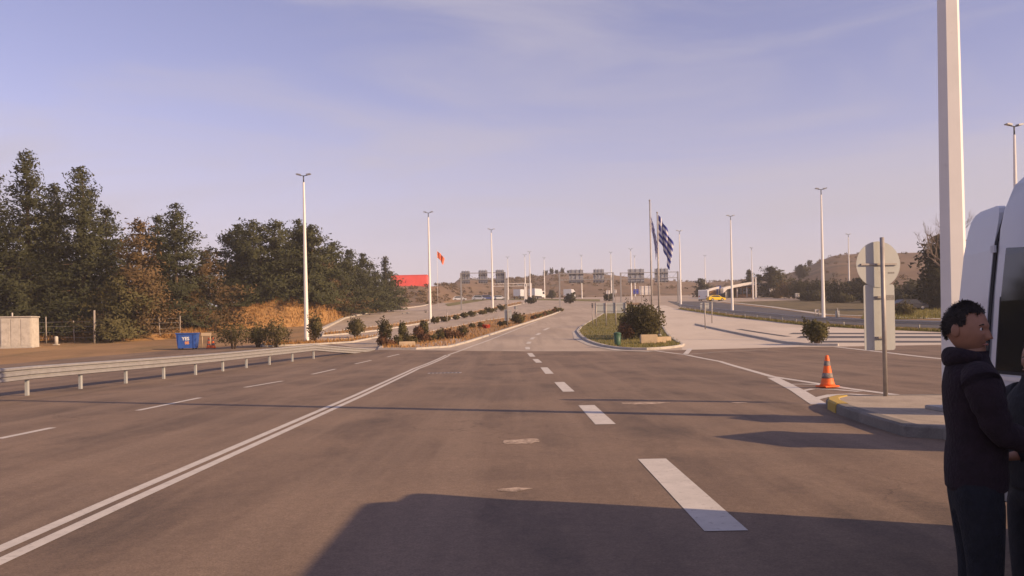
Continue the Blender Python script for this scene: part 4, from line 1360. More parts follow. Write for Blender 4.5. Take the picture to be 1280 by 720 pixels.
# ------------------------------------------------------------------ gantries
def gantry(label, pxl, pxr, Y, topy, signs, hbeam=1.25, posts_white=False, panel='sign_grey'):
    (x0, _), (x1, _) = GY(pxl, Y), GY(pxr, Y)
    hor = HOR - ROLL * ((pxl + pxr) / 2 - 640); z = zg(Y)
    H = EYE + (hor - topy) / F * Y - z
    t = thing('sign_gantry', label, 'gantry', (x0, Y, z), 0, 'sign gantries over the roads')
    Wd = x1 - x0
    pm = 'rail_white' if posts_white else 'galvanised'
    for xx in (0, Wd):
        MB().box((xx, 0, H / 2), (.30, .30, H), 0, .02).build('post', pm, t)
        MB().box((xx, 0, .05), (.7, .7, .12)).build('base_plate', 'galvanised', t)
    MB().box((Wd / 2, 0, H - .10), (Wd - .3, .14, .14)).build('chord', pm, t)
    MB().box((Wd / 2, 0, H - .10 - hbeam), (Wd - .3, .14, .14)).build('chord', pm, t)
    nb = max(4, int(Wd / 1.3))
    for k in range(nb):
        xa, xb = Wd * k / nb, Wd * (k + 1) / nb
        za, zb = (H - .1, H - .1 - hbeam) if k % 2 else (H - .1 - hbeam, H - .1)
        MB().tube([(xa + .1, 0, za), (xb - .1, 0, zb)], .03, 5).build('brace', pm, t)
    for a, b, ya, yb in signs:
        xa, xb = GY(a, Y)[0] - x0, GY(b, Y)[0] - x0
        za = EYE + (hor - yb) / F * Y - z; zb = EYE + (hor - ya) / F * Y - z
        pn = MB().box(((xa + xb) / 2, .2, (za + zb) / 2), (xb - xa, .06, zb - za), 0, .01).build('sign_panel', panel, t)
        for f in (.06, .62):
            zz = za + (zb - za) * f
            MB().box(((xa + xb) / 2, .13, zz), (xb - xa, .09, .22)).build('rib', 'dark_metal', pn)
        for f in (.2, .5, .8):
            MB().box((xa + (xb - xa) * f, .11, (za + zb) / 2), (.1, .1, (zb - za) * 1.12)).build('bracket', 'galvanised', pn)
    return t
gantry('gantry with three sign backs over the left carriageway', 577, 632, 165, 340.5, [(577.5, 588, 338.5, 354), (599, 610, 338, 354), (620.5, 631, 338, 354)])
gantry('gantry with two sign backs over the middle road', 700, 767, 176, 341, [(712, 730, 337, 353.5), (742.5, 756, 337, 353.5)])
gantry('gantry with two sign backs over the right road', 776.5, 848, 190, 340, [(785.5, 806, 336, 353), (819, 836, 336, 353)])
gantry('far white gantry frame in front of the ridge', 616, 656, 272, 354, [(647, 654, 355, 357.5)], hbeam=.8, posts_white=True, panel='rail_white')
gantry('small white portal frame right of the far white gantry', 658.5, 664.5, 262, 354, [(657, 665, 355, 357.5)], hbeam=.5, posts_white=True, panel='rail_white')

# ------------------------------------------------------------------ other signs
def board_sign(name, label, px, Y, panels, legs, thick=.05, mat='sign_back', cat='sign', group=None, lm='post_steel'):
    x0, _ = GY(px, Y); z = zg(Y)
    hor = HOR - ROLL * (px - 640)
    t = thing(name, label, cat, (x0, Y, z), 0, group)
    for a, b, ya, yb in panels:
        xa, xb = GY(a, Y)[0] - x0, GY(b, Y)[0] - x0
        za = EYE + (hor - yb) / F * Y - z; zb = EYE + (hor - ya) / F * Y - z
        p = MB().box(((xa + xb) / 2, .07, (za + zb) / 2), (xb - xa, thick, zb - za), 0, .008).build('sign_panel', mat, t)
        MB().box(((xa + xb) / 2, .07 - thick / 2 - .018, zb - (zb - za) * .2), ((xb - xa) * .96, .03, .05)).build('rib', lm, p)
        MB().box(((xa + xb) / 2, .07 - thick / 2 - .018, za + (zb - za) * .2), ((xb - xa) * .96, .03, .05)).build('rib', lm, p)
    for l, ty in legs:
        xl = GY(l, Y)[0] - x0; zt = EYE + (hor - ty) / F * Y - z
        MB().tube([(xl, -.02, -.1), (xl, -.02, zt)], .05, 8).build('post', lm, t)
    return t
board_sign('direction_sign', 'wide low sign board of three panels seen from behind on the grass island', 765, 88, [(744.5, 757, 378.5, 391.5), (757.5, 770, 378.5, 391.5), (770.5, 784, 378.5, 391.5)], [(745.5, 377.5), (758, 377.5), (770, 377.5), (782.5, 377.5)])
board_sign('marker_post', 'thin dark marker at the left end of the three panel board', 741, 92, [(740, 742, 379, 385)], [(741, 385)], mat='dark_metal')
board_sign('marker_post', 'thin dark marker at the right end of the three panel board', 789.5, 92, [(788.5, 790.5, 378, 384)], [(789.5, 384)], mat='dark_metal')
board_sign('info_sign', 'small grey sign plate on one post beside the concrete road', 881.5, 80, [(876, 887, 378.5, 386.5)], [(881.5, 378)])
board_sign('info_sign', 'narrow pale sign post behind the small grey sign plate', 890, 92, [(888.5, 891.5, 377, 386)], [(890, 377)])
board_sign('roadside_sign', 'grey sign with stacked plates on a post on the median', 634, 92, [(630.5, 636.5, 387, 401), (637, 640, 387.5, 398)], [(634.5, 350)])
board_sign('blue_sign', 'small blue road sign under the right gantry', 795, 205, [(792, 798.5, 361.5, 367.5)], [(795, 361)], mat='blue_sign')
board_sign('notice_board', 'large white notice board on a post under the right gantry', 806.5, 210, [(800, 813.5, 357.5, 368.5)], [(802, 357), (806.5, 357), (812, 357)], mat='rail_white')
board_sign('small_sign', 'tiny white sign left of the right post of the middle gantry', 760, 225, [(758, 763, 363, 367.5)], [(760.5, 363)], mat='rail_white')
board_sign('small_sign', 'tiny white sign right of the right post of the middle gantry', 769.5, 225, [(768, 771, 362, 366.5)], [(769.5, 362)], mat='rail_white')
board_sign('green_sign', 'small green and white sign beside the side road, right of the lamp mast', 1047.5, 98, [(1044.5, 1050, 388.5, 396)], [(1047, 385)], mat='sign_back')
board_sign('barrier_sign', 'low white barrier frame at the edge of the side road, left of the lamp mast', 1022, 104, [(1018.5, 1024, 386.5, 389.5)], [(1019, 386.5), (1023.5, 386.5)], mat='rail_white')
board_sign('white_box_sign', 'small white box on the scrub slope left of the right lamp mast', 996.5, 205, [(994, 999.5, 366.5, 371.5)], [(995, 366.5), (998, 366.5)], mat='canopy_white')
board_sign('white_box_sign', 'small white box below the conifers near the service station', 965.5, 225, [(962, 968.5, 361, 365)], [(963, 361), (967, 361)], mat='canopy_white')
board_sign('warning_sign', 'pair of grey sign backs standing on the left carriageway verge', 506.5, 150, [(502.5, 506, 391, 396.5), (507.5, 512, 390.5, 396.5)], [(504, 390), (510, 390)])
board_sign('marker_post', 'thin dark marker post left of the second left lamp mast', 532, 152, [(531, 533, 387, 391)], [(532, 386.5)], mat='dark_metal')
board_sign('marker_post', 'thin marker post between the second and third left lamp masts', 559, 108, [(558.5, 559.7, 388, 391)], [(559, 387)], mat='dark_metal')
board_sign('bollard_sign', 'bluish keep sign on the median right of the grey roadside sign', 645, 118, [(643, 647.5, 382.5, 386.5)], [(645, 382)], mat='sign_back')

# ------------------------------------------------------------------ buildings far away
x0, y0 = GY(489, 292, 16); x1, _ = GY(533.5, 292, 16)
zt = EYE + (HOR - ROLL * (512 - 640) - 344.2) / F * 292
zb_ = ztot((x0 + x1) / 2, 292) - 3.0
t = thing('red_building', 'bright red flat building on the left hill', 'building', ((x0 + x1) / 2, 297, zb_))
Wb = x1 - x0; Hb = zt - zb_
MB().box((0, 0, Hb / 2), (Wb, 10, Hb)).build('wall', 'red_cladding', t)
for k in range(9):
    MB().box((-Wb / 2 + Wb * (k + .5) / 9, -5.04, Hb / 2), (Wb / 9 - .07, .08, Hb - .1)).build('panel', 'red_cladding', t)
MB().box((0, 0, Hb + .06), (Wb + .3, 10.3, .16)).build('roof', 'red_cladding', t)
MB().box((Wb / 2 - 2.2, -5.1, 1.4), (1.6, .1, 2.8)).build('door', 'dark_metal', t)

bx, by = GY(915, 240); zs = zg(240)
t = thing('service_station', 'service station with a curved white canopy and brown walls beyond the side road', 'building', (bx, by, zs))
def pxX(p): return GY(p, 240)[0] - bx
def pyZ(v): return EYE + (HOR - ROLL * (915 - 640) - v) / F * 240 - zs
mb = MB()
top = [(900, 360.5), (905, 358.8), (915, 356.8), (925, 355.0), (933, 354.0), (942, 354.6), (947, 356.2)]
poly = [(pxX(a), pyZ(b)) for a, b in top] + [(pxX(a), pyZ(b + 3.4 + (3 if a < 905 else 0))) for a, b in reversed(top)]
mb.prism(poly, -4, 4); mb.build('canopy', 'canopy_white', t)
mb = MB()
poly = [(pxX(883), pyZ(361.5)), (pxX(890), pyZ(359.5)), (pxX(896), pyZ(358.3)), (pxX(896), pyZ(360.8)), (pxX(889), pyZ(362.5)), (pxX(884), pyZ(364))]
mb.prism(poly, -3, 3); mb.build('canopy', 'canopy_white', t)
MB().box2((pxX(921), 1, 0), (pxX(945), 7, pyZ(358.6))).build('wall', 'station_wall', t)
MB().box2((pxX(903), 2, 0), (pxX(920), 7, pyZ(360))).build('wall', 'dark_metal', t)
MB().box2((pxX(885), 2, 0), (pxX(900), 6, pyZ(362.6))).build('wall', 'station_wall', t)
for a in (895.5, 899):
    MB().box2((pxX(a), -.5, 0), (pxX(a) + .45, 0, pyZ(356.8))).build('sign_pillar', 'blue_paint_vehicle', t)
for a in (904, 918, 930, 943):
    MB().tube([(pxX(a), -3, 0), (pxX(a), -3, pyZ(359.5))], .14, 8).build('column', 'rail_white', t)
for a in (924, 930, 936):
    w_ = MB().box2((pxX(a), .93, .9), (pxX(a) + 1.0, 1.0, 2.6)).build('window', 'glass_dark', t)
MB().box2((pxX(909.5), 1.88, .2), (pxX(912.5), 2.0, 2.2)).build('door', 'canopy_white', t)
for k, px in enumerate((941.5, 945)):
    x, y = GY(px, 215)
    o = thing('gate_post', ['tall pale pillar right of the service station, left one', 'tall pale pillar right of the service station, right one'][k], 'pillar', (x, y, zg(215)))
    MB().box((0, 0, 2.6), (.35, .35, 5.2), 0, .03).build('shaft', 'rail_white', o)
    MB().box((0, 0, 5.25), (.5, .5, .12)).build('cap', 'rail_white', o)

# ------------------------------------------------------------------ vehicles in the distance
def car(px, Y, L_, W_, H_, heading, paint, label, kind='car', cat='car'):
    x, y = GY(px, Y)
    t = thing('parked_' + kind, label, cat, (x, y, ztot(x, y) + .03), heading, 'vehicles parked in the distance')
    h = L_ / 2
    if kind == 'van':
        side = [(-h, .35), (h, .35), (h, .95), (h - .75, 1.15), (h - 1.35, H_ - .1), (h - 1.6, H_), (-h + .1, H_), (-h, H_ - .2)]
        win = [(h - 1.38, 1.2), (h - .86, 1.2), (h - 1.42, H_ - .25), (h - 2.2, H_ - .25), (h - 2.2, 1.2)]
    elif kind == 'truck':
        side = [(-h, .9), (h - 2.1, .9), (h - 2.1, .5), (h, .5), (h, 1.5), (h - .2, 2.6), (h - 1.9, 2.7), (h - 2.1, 2.7), (h - 2.1, H_), (-h, H_)]
        win = [(h - 1.5, 1.6), (h - .12, 1.6), (h - .28, 2.4), (h - 1.5, 2.4)]
    else:
        side = [(-h, .3), (h, .3), (h, .68), (h - .9, .85), (h - 1.6, H_), (-h + .9, H_), (-h + .15, .95), (-h, .8)]
        win = [(h - 1.15, .9), (h - 1.7, H_ - .08), (-h + 1.0, H_ - .08), (-h + .45, .95)]
    bd = MB().prism(side, -W_ / 2, W_ / 2).build('body', paint, t)
    for s in (-1, 1):
        MB().prism(win, s * (W_ / 2 + .004), s * (W_ / 2 + .012)).build('side_window', 'glass_dark', t)
        for xx in (-h + .85, h - .85):
            wl = MB()
            wl.prism([(xx + .33 * math.cos(a * .3927), .33 + .33 * math.sin(a * .3927)) for a in range(16)], s * (W_ / 2 - .2), s * (W_ / 2 + .02)); wo_ = wl.build('wheel', 'rubber', t)
            r_ = MB(); r_.prism([(xx + .2 * math.cos(a * .524), .33 + .2 * math.sin(a * .524)) for a in range(12)], s * (W_ / 2 + .021), s * (W_ / 2 + .03)); r_.build('rim', 'galvanised', wo_)
        MB().box((h + .005, s * W_ * .35, .62 if kind == 'car' else .8), (.03, .3, .14)).build('headlight', 'lens', t)
        MB().box((-h - .005, s * W_ * .38, .75 if kind == 'car' else 1.0), (.03, .22, .2)).build('tail_light', 'tail_lamp', t)
    return t
car(880.5, 205, 4.9, 2.1, 2.5, R(70), 'white_paint_vehicle', 'white van parked left of the service station', 'van', 'van')
car(895, 200, 4.0, 1.7, 1.35, R(10), 'yellow_paint_vehicle', 'yellow car beside the white van left of the service station')
car(574.5, 286, 4.5, 1.8, 1.5, R(5), 'white_paint_vehicle', 'far white car under the left sign of the left gantry')
car(598.5, 288, 4.6, 1.8, 1.6, R(5), 'silver_paint_vehicle', 'far pale car under the middle sign of the left gantry')
car(609, 292, 4.6, 1.8, 1.6, R(5), 'blue_paint_vehicle', 'far dark blue car left of the third left lamp mast')
car(624, 288, 4.4, 1.8, 1.4, R(8), 'white_paint_vehicle', 'far white car under the right sign of the left gantry')
car(650.5, 294, 7.0, 2.4, 3.2, R(70), 'white_paint_vehicle', 'far white truck under the far white gantry', 'truck', 'truck')
car(671, 296, 7.0, 2.4, 3.3, R(60), 'white_paint_vehicle', 'far white truck right of the small portal frame', 'truck', 'truck')
car(712, 270, 6.5, 2.4, 3.0, R(75), 'white_paint_vehicle', 'far white truck beside the left post of the middle gantry', 'truck', 'truck')
car(1137, 118, 4.4, 1.75, 1.45, R(5), 'dark_paint_vehicle', 'dark parked car seen between the sign plate and the near mast')
car(1147.5, 124, 4.4, 1.75, 1.45, R(80), 'white_paint_vehicle', 'white parked car next to the dark one behind the guardrail')

# ------------------------------------------------------------------ unseen booths behind the van, added to cast shadow bands on the road
def booth(label, x, y, wx, wy, h, rz):
    t = thing('shadow_booth', label, 'booth', (x, y, .175), rz, 'unseen booths added to cast shadow')
    MB().box((0, 0, .5), (wx, wy, 1.0), 0, .02).build('lower_wall', 'white_paint_vehicle', t)
    for sx_ in (-1, 1):
        for sy_ in (-1, 1): MB().box((sx_ * (wx / 2 - .04), sy_ * (wy / 2 - .04), 1.0 + (h - 1.1) / 2), (.08, .08, h - 1.1)).build('corner_post', 'rail_white', t)
    for s in (-1, 1):
        MB().box((0, s * (wy / 2 - .03), 1.0 + (h - 1.1) / 2), (wx - .18, .02, h - 1.12)).build('window', 'glass_dark', t)
        MB().box((s * (wx / 2 - .03), 0, 1.0 + (h - 1.1) / 2), (.02, wy - .18, h - 1.12)).build('window', 'glass_dark', t)
    MB().box((0, 0, h - .05), (wx + .16, wy + .16, .12), 0, .03).build('roof', 'rail_white', t)
booth('unseen glazed booth behind the white van, added to cast a shadow band, nearer one', 8.15, 10.45, 1.05, 1.3, 2.15, .5)
booth('unseen glazed booth behind the white van, added to cast a shadow band, farther one', 8.75, 13.2, .85, .8, 2.15, .5)

# ------------------------------------------------------------------ white van, right edge
VX, VY = 3.27, 6.08
van = thing('van', 'white high roofed van at the right edge with a rear door open', 'van', (VX, VY, 0))
def section(hs=1.0, inx=0.0, ztop=2.70):
    base = [(.05, .38), (.0, .55), (.0, 1.0), (.008, 1.25), (.05, 1.75), (.10, 2.16), (.13, 2.28), (.19, 2.41), (.30, 2.50), (.55, 2.545), (1.0, 2.56)]
    pts = []
    for x, z in base:
        if z > 1.0: z = 1.0 + (z - 1.0) * (ztop - 1.0) / 1.56
        pts.append((x + inx * (1 - x), z))
    return pts + [(2.0 - x, z) for x, z in reversed(pts[:-1])]
stations = [(-5.75, .16, 1.02), (-5.6, .10, 1.12), (-5.1, .05, 1.28), (-4.95, .05, 1.36), (-4.4, .03, 2.1), (-4.1, .01, 2.5), (-3.6, 0, 2.70), (-.35, 0, 2.70), (-.06, .0, 2.69), (0.0, .02, 2.66)]
vs, fs = [], []
for yy, inx, zt_ in stations:
    for x, z in section(1, inx, zt_): vs.append((x, yy, z))
m = len(section())
for i in range(len(stations) - 1):
    for k in range(m - 1):
        fs.append((i * m + k, i * m + k + 1, (i + 1) * m + k + 1, (i + 1) * m + k))
    fs.append((i * m + m - 1, i * m, (i + 1) * m, (i + 1) * m + m - 1))
fs.append(tuple(range(m)))
mb = MB(); mb.add(vs, fs[:-1], True); mb.add([vs[k] for k in range(m)], [tuple(range(m))])
mb.build('body', 'white_paint_vehicle', van)
# rear frame round the open doorway and dark interior bulkhead
mb = MB()
sec = section(1, .02, 2.66)
inner = [(1 + (x - 1) * .93, 1.35 + (z - 1.35) * .93) for x, z in sec]
vs2 = [(x, 0.0, z) for x, z in sec] + [(x, 0.0, z) for x, z in inner]
mb.add(vs2, [(k, (k + 1) % m, m + (k + 1) % m, m + k) for k in range(m)]); mb.build('rear_frame', 'white_paint_vehicle', van)
mb = MB(); mb.add([(x, -.25, z) for x, z in inner], [tuple(range(m))]); mb.build('bulkhead', 'dark_metal', van)
def side_x(z): return float(np.interp(z, [.38, .55, 1.0, 1.25, 1.75, 2.16, 2.28, 2.41], [.05, 0, 0, .008, .05, .10, .13, .19]))
def side_slab(name, y0, y1, z0, z1, out, mat, parent, n=6, slant0=0.0, slant1=0.0, right=False, th=.008):
    vs, fs = [], []
    for i in range(n + 1):
        z = z0 + (z1 - z0) * i / n; t_ = i / n
        for yy in (y0 + slant0 * t_, y1 + slant1 * t_):
            for e in (out, out - th):
                x = side_x(z) - e
                vs.append(((2.0 - x) if right else x, yy, z))
    for i in range(n):
        a, b = i * 4, (i + 1) * 4
        fs += [(a, a + 2, b + 2, b), (a + 1, b + 1, b + 3, a + 3), (a, b, b + 1, a + 1), (a + 2, a + 3, b + 3, b + 2)]
    fs += [(0, 1, 3, 2), (n * 4, n * 4 + 2, n * 4 + 3, n * 4 + 1)]
    mb = MB(); mb.add(vs, fs); return mb.build(name, mat, parent)
for rt in (False, True):
    for (a, b) in ((-1.55, -.13), (-3.05, -1.62)):
        wdw = side_slab('side_window', a, b, 1.27, 2.2, .012, 'glass_dark', van, right=rt)
        side_slab('seal', a - .025, b + .025, 1.245, 2.225, .006, 'rubber', wdw, right=rt)
    side_slab('side_window', -4.3, -3.15, 1.27, 2.05, .012, 'glass_dark', van, slant0=.35, right=rt)
    side_slab('trim_strip', -5.0, -.08, 1.205, 1.232, .014, 'rail_white', van, n=1, right=rt)
    side_slab('trim_strip', -5.3, -.08, .60, .72, .02, 'rubber', van, n=1, right=rt)
    side_slab('tail_lamp', -.10, -.02, 1.0, 1.2, .012, 'tail_lamp', van, n=1, right=rt)
    mb = MB(); xx = 1.9 if rt else .1
    mb.box((2.16 if rt else -.16, -4.35, 1.45), (.2, .1, .34), 0, .03); mb.build('wing_mirror', 'rubber', van)
mb = MB(); mb.add([(.15, -4.99, 1.40), (1.85, -4.99, 1.40), (1.80, -4.20, 2.36), (.2, -4.20, 2.36)], [(0, 1, 2, 3)]); ws = mb.build('windscreen', 'glass_dark', van)
md = ws.modifiers.new('t', 'SOLIDIFY'); md.thickness = .01
for s in (.12, 1.88):
    MB().box((s if s > 1 else s, -5.62, .95), (.3, .2, .2), 0, .03).build('headlight', 'lens', van)
MB().box((1, -5.72, .55), (1.9, .2, .3), 0, .05).build('bumper', 'rubber', van)
MB().box((1, .03, .45), (1.9, .16, .2), 0, .04).build('bumper', 'rubber', van)
for xx in (.12, 1.88):
    for yy in (-1.1, -4.75):
        w_ = MB(); w_.tube([(xx - .12, yy, .34), (xx + .12, yy, .34)], .34, 24); wl = w_.build('wheel', 'rubber', van)
        r_ = MB(); r_.tube([(xx - .128, yy, .34), (xx + .128, yy, .34)], .2, 16); r_.build('rim', 'galvanised', wl)
MB().tube([(.34, -.62, 2.5), (.34, -.62, 2.62)], .05, 8).build('roof_vent', 'dark_metal', van)
# open rear door: outline follows the body section
def door(th0, hinge_x, name, mirror=False, wd=.62):
    prof = [(z, side_x(z)) for z in (.5, .8, 1.0, 1.25, 1.75, 2.1, 2.28)]
    ang = th0
    vs, fs = [], []
    rows = []
    for z, sx_ in prof: rows.append((z, 0.0, wd, sx_))
    rows += [(2.36, .03, wd - .02, .15), (2.40, .07, wd - .07, .165), (2.42, .14, wd - .16, .175)]
    for z, a, b, sx_ in rows:
        for u in (a, (a + b) / 2, b):
            for e in (0.0, .05):
                du = Vector((math.cos(ang), math.sin(ang))); nn = Vector((du.y, -du.x))
                q = du * u + nn * e
                vs.append((hinge_x + sx_ + q.x, .05 + q.y, z))
    n = len(rows)
    for i in range(n - 1):
        a, b = i * 6, (i + 1) * 6
        for k in (0, 2): fs += [(a + k, a + k + 2, b + k + 2, b + k), (a + k + 1, b + k + 1, b + k + 3, a + k + 3)]
        fs += [(a, b, b + 1, a + 1), (a + 4, a + 5, b + 5, b + 4)]
    e = (n - 1) * 6
    fs += [(0, 1, 3, 2), (2, 3, 5, 4), (e, e + 2, e + 3, e + 1), (e + 2, e + 4, e + 5, e + 3)]
    mb = MB(); mb.add(vs, fs); return mb.build(name, 'white_paint_vehicle', van)
dr = door(R(80), .0, 'rear_door')
dr['label'] = 'rear door swung open'
side_slab('door_gap_seal', .012, .046, .5, 2.38, -.004, 'rubber', dr, n=8)
for z in (.8, 1.5, 2.1): MB().box((side_x(z) - .01, .03, z), (.015, .05, .05)).build('hinge', 'white_paint_vehicle', dr)

# ------------------------------------------------------------------ people
def skin_mesh(verts, edges, radii, levels=2, root=0):
    me = bpy.data.meshes.new('sk'); me.from_pydata(verts, edges, [])
    o = bpy.data.objects.new('sk', me); COL.objects.link(o)
    md = o.modifiers.new('Skin', 'SKIN'); md.use_smooth_shade = True
    if not me.skin_vertices:
        bpy.context.view_layer.objects.active = o
    for d, r_ in zip(me.skin_vertices[0].data, radii):
        d.radius = (r_, r_) if not isinstance(r_, tuple) else r_
    me.skin_vertices[0].data[root].use_root = True
    sb = o.modifiers.new('Sub', 'SUBSURF'); sb.levels = levels; sb.render_levels = levels
    dg = bpy.context.evaluated_depsgraph_get()
    out = bpy.data.meshes.new_from_object(o.evaluated_get(dg))
    bpy.data.objects.remove(o)
    return out
def head_mesh(c, turn, tilt=0.0, s=1.0):
    """head as one sculpted sphere: local +y is the face; c is the head centre"""
    bm = bmesh.new()
    bmesh.ops.create_uvsphere(bm, u_segments=64, v_segments=48, radius=1.0)
    for v in bm.verts:
        x, y, z = v.co
        X, Yy, Z = x * .076, y * .096, z * .118
        if z < 0:                                  # jaw narrows, chin forward
            k = -z
            X *= 1 - .28 * k ** 1.5
            if y > 0: Yy *= 1 - .10 * k
            else: Yy *= 1 - .42 * k
            Yy += .012 * k
        if y < 0 and z > -.3: Yy *= 1.06
        f = max(0.0, y)
        # flatter face, brow, sockets, nose, lips, chin, cheeks
        if f > .3:
            g = lambda a, b_, sa, sb_: math.exp(-((x - a) / sa) ** 2 - ((z - b_) / sb_) ** 2)
            d = 0.0
            d += .007 * g(0, .16, .5, .09)
            d -= .012 * (g(.36, .02, .17, .10) + g(-.36, .02, .17, .10))
            nose = max(0.0, 1 - abs(x) / (.13 + .10 * max(0, .1 - z)))
            if -.33 < z < .1: d += .030 * nose ** 1.1 * ((.1 - z) / .43) ** 1.0
            elif -.42 < z <= -.33: d += .030 * nose * (z + .42) / .09
            d += .006 * g(0, -.52, .22, .035) + .006 * g(0, -.60, .18, .035)
            d -= .004 * g(0, -.56, .24, .02)
            d += .009 * g(0, -.82, .24, .13)
            d += .005 * (g(.5, -.2, .2, .2) + g(-.5, -.2, .2, .2))
            Yy += d * min(1, (f - .3) / .3)
        v.co = (X * s, Yy * s, Z * s)
    # ears
    for sx_ in (-1, 1):
        r_ = bmesh.ops.create_uvsphere(bm, u_segments=12, v_segments=10, radius=1.0)
        for v in r_['verts']:
            v.co = Vector((sx_ * (.077 + v.co.x * sx_ * .010 + .006 * max(0, -v.co.y)) * s, (-.012 + v.co.y * .018) * s, (-.005 + v.co.z * .032) * s))
    M = Matrix.Translation(c) @ Matrix.Rotation(turn, 4, 'Z') @ Matrix.Rotation(tilt, 4, 'X')
    bm.transform(M)
    me = bpy.data.meshes.new('head'); bm.to_mesh(me); bm.free()
    me.polygons.foreach_set('use_smooth', [True] * len(me.polygons))
    return me, M
def join_meshes(name, ms):
    bm = bmesh.new()
    for q in ms: bm.from_mesh(q)
    me = bpy.data.meshes.new(name); bm.to_mesh(me); bm.free()
    me.polygons.foreach_set('use_smooth', [True] * len(me.polygons))
    return me
def hair_mesh(M, s, seed, cap=1.0):
    rs = np.random.RandomState(seed)
    bm = bmesh.new()
    bmesh.ops.create_uvsphere(bm, u_segments=56, v_segments=40, radius=1.0)
    kill = []
    for v in bm.verts:
        x, y, z = v.co
        line = .34 + .30 * y + .05 * math.sin(11 * x) if y > 0 else -.46 + .2 * abs(x) + .05 * math.sin(9 * x)       # hairline: high at the forehead, low at the nape
        if 0 < y < .35 and abs(x) > .6: line = -.05 + .5 * y
        elif y >= .35: line = max(line, .50 - .12 * abs(math.sin(7 * x)))
        keep = z > line
        X, Yy, Z = x * .080, y * .1015 - .003, z * .123 + .003
        n = 1 + rs.normal() * .016
        if y < 0 and z < 0: Yy *= 1 - .2 * -z; X *= 1 - .16 * -z
        v.co = (X * s * n, Yy * s * n, Z * s * n * (1 + .03 * math.sin(9 * x + 5 * y)))
        if not keep: kill.append(v)
    bmesh.ops.delete(bm, geom=kill, context='VERTS')
    bm.transform(M)
    me = bpy.data.meshes.new('hair'); bm.to_mesh(me); bm.free()
    me.polygons.foreach_set('use_smooth', [True] * len(me.polygons))
    return me
def person(label, loc, heading, H, arms, head_turn, head_tilt, top_mat, leg_mat, seed, hood=True):
    k = H / 1.70
    S = lambda p: tuple(c * k for c in p)
    t = thing('person', label, 'person', loc, heading)
    P, E, Rr = [], [], []
    def v(p, r_, frm=None):
        P.append(S(p)); Rr.append(r_ * k if not isinstance(r_, tuple) else tuple(q * k for q in r_))
        if frm is not None: E.append((frm, len(P) - 1))
        return len(P) - 1
    pel = v((0, 0, .93), (.135, .10))
    sp1 = v((0, .005, 1.08), (.125, .095), pel)
    ch = v((0, -.005, 1.28), (.145, .11), sp1)
    nb = v((0, -.02, 1.42), (.075, .07), ch)
    nk = v((0, .0, 1.49), .055, nb)
    v((0, .012, 1.55), .05, nk)
    hands = []
    for s, (el, wr, hd) in zip((1, -1), arms):
        sh = v((s * .175, -.015, 1.375), .062, ch)
        e = v(el, .043, sh); w1 = v(wr, .029, e)
        hands.append((wr, hd, s))
        pm_d = (Vector(hd) - Vector(wr)).normalized()
        p1 = v(tuple(Vector(wr) + pm_d * .05), (.038, .02), w1)
        p2 = v(tuple(Vector(wr) + pm_d * .085), (.040, .017), p1)
        side = pm_d.cross(Vector((0, 0, 1))).normalized() if abs(pm_d.z) < .9 else Vector((0, 1, 0))
        up = side.cross(pm_d)
        for q, (o_, L_) in enumerate(((-.030, .062), (-.010, .075), (.010, .072), (.029, .056))):
            b0 = v(tuple(Vector(wr) + pm_d * .10 + side * o_), .0095, p2)
            b1 = v(tuple(Vector(wr) + pm_d * (.10 + L_ * .5) + side * o_ * 1.1 - up * .010), .0085, b0)
            v(tuple(Vector(wr) + pm_d * (.10 + L_ * .85) + side * o_ * 1.1 - up * .032), .0072, b1)
        tb = v(tuple(Vector(wr) + pm_d * .045 - side * s * .038), .012, p1)
        v(tuple(Vector(wr) + pm_d * .085 - side * s * .062 - up * .012), .009, tb)
    for s in (1, -1):
        hp = v((s * .09, 0, .88), .088, pel)
        kn = v((s * .10, .012, .49), .058, hp)
        an = v((s * .105, -.02, .09), .038, kn)
        hl = v((s * .11, .03, .045), .036, an)
        v((s * .125, .13, .035), .032, hl)
    body = skin_mesh(P, E, Rr, 2)
    hc = Vector(S((0, -.03, 1.575)))
    hm, M = head_mesh(hc, head_turn, head_tilt, k)
    link('body', join_meshes('body', [body, hm]), 'skin', t)
    hme = hair_mesh(M, k, seed)
    hco = np.array([v_.co[:] for v_ in hme.vertices]); hrs = np.random.RandomState(seed)
    idx_ = hrs.randint(0, len(hco), 2600)
    hp_ = hco[idx_] + hrs.normal(size=(2600, 3)) * .0025
    strands = tri_mesh('strands', tri_cloud(hp_, .015, hrs, asp=5))
    link('hair', join_meshes('hair', [hme, strands]), 'hair', t)
    for s in (-1, 1):
        q = MB()
        def tr(pts): return [tuple(M @ Vector((a * k, b * k, c * k))) for a, b, c in pts]
        eb = bmesh.new(); bmesh.ops.create_uvsphere(eb, u_segments=14, v_segments=10, radius=.0125 * k)
        eb.transform(M @ Matrix.Translation((s * .029 * k, .073 * k, .004 * k)))
        em = bpy.data.meshes.new('eye'); eb.to_mesh(em); eb.free(); ey = link('eye', em, 'eye_white', t)
        ib = bmesh.new(); bmesh.ops.create_uvsphere(ib, u_segments=12, v_segments=8, radius=.0062 * k)
        ib.transform(M @ Matrix.Translation((s * .029 * k, .0815 * k, .004 * k)))
        im = bpy.data.meshes.new('iris'); ib.to_mesh(im); ib.free(); link('iris', im, 'eye_dark', ey)
        mb = MB(); mb.tube(tr([(s * .014, .0905, .020), (s * .030, .0875, .025), (s * .046, .077, .020)]), [.003 * k, .004 * k, .002 * k], 6); mb.build('eyebrow', 'hair', t)
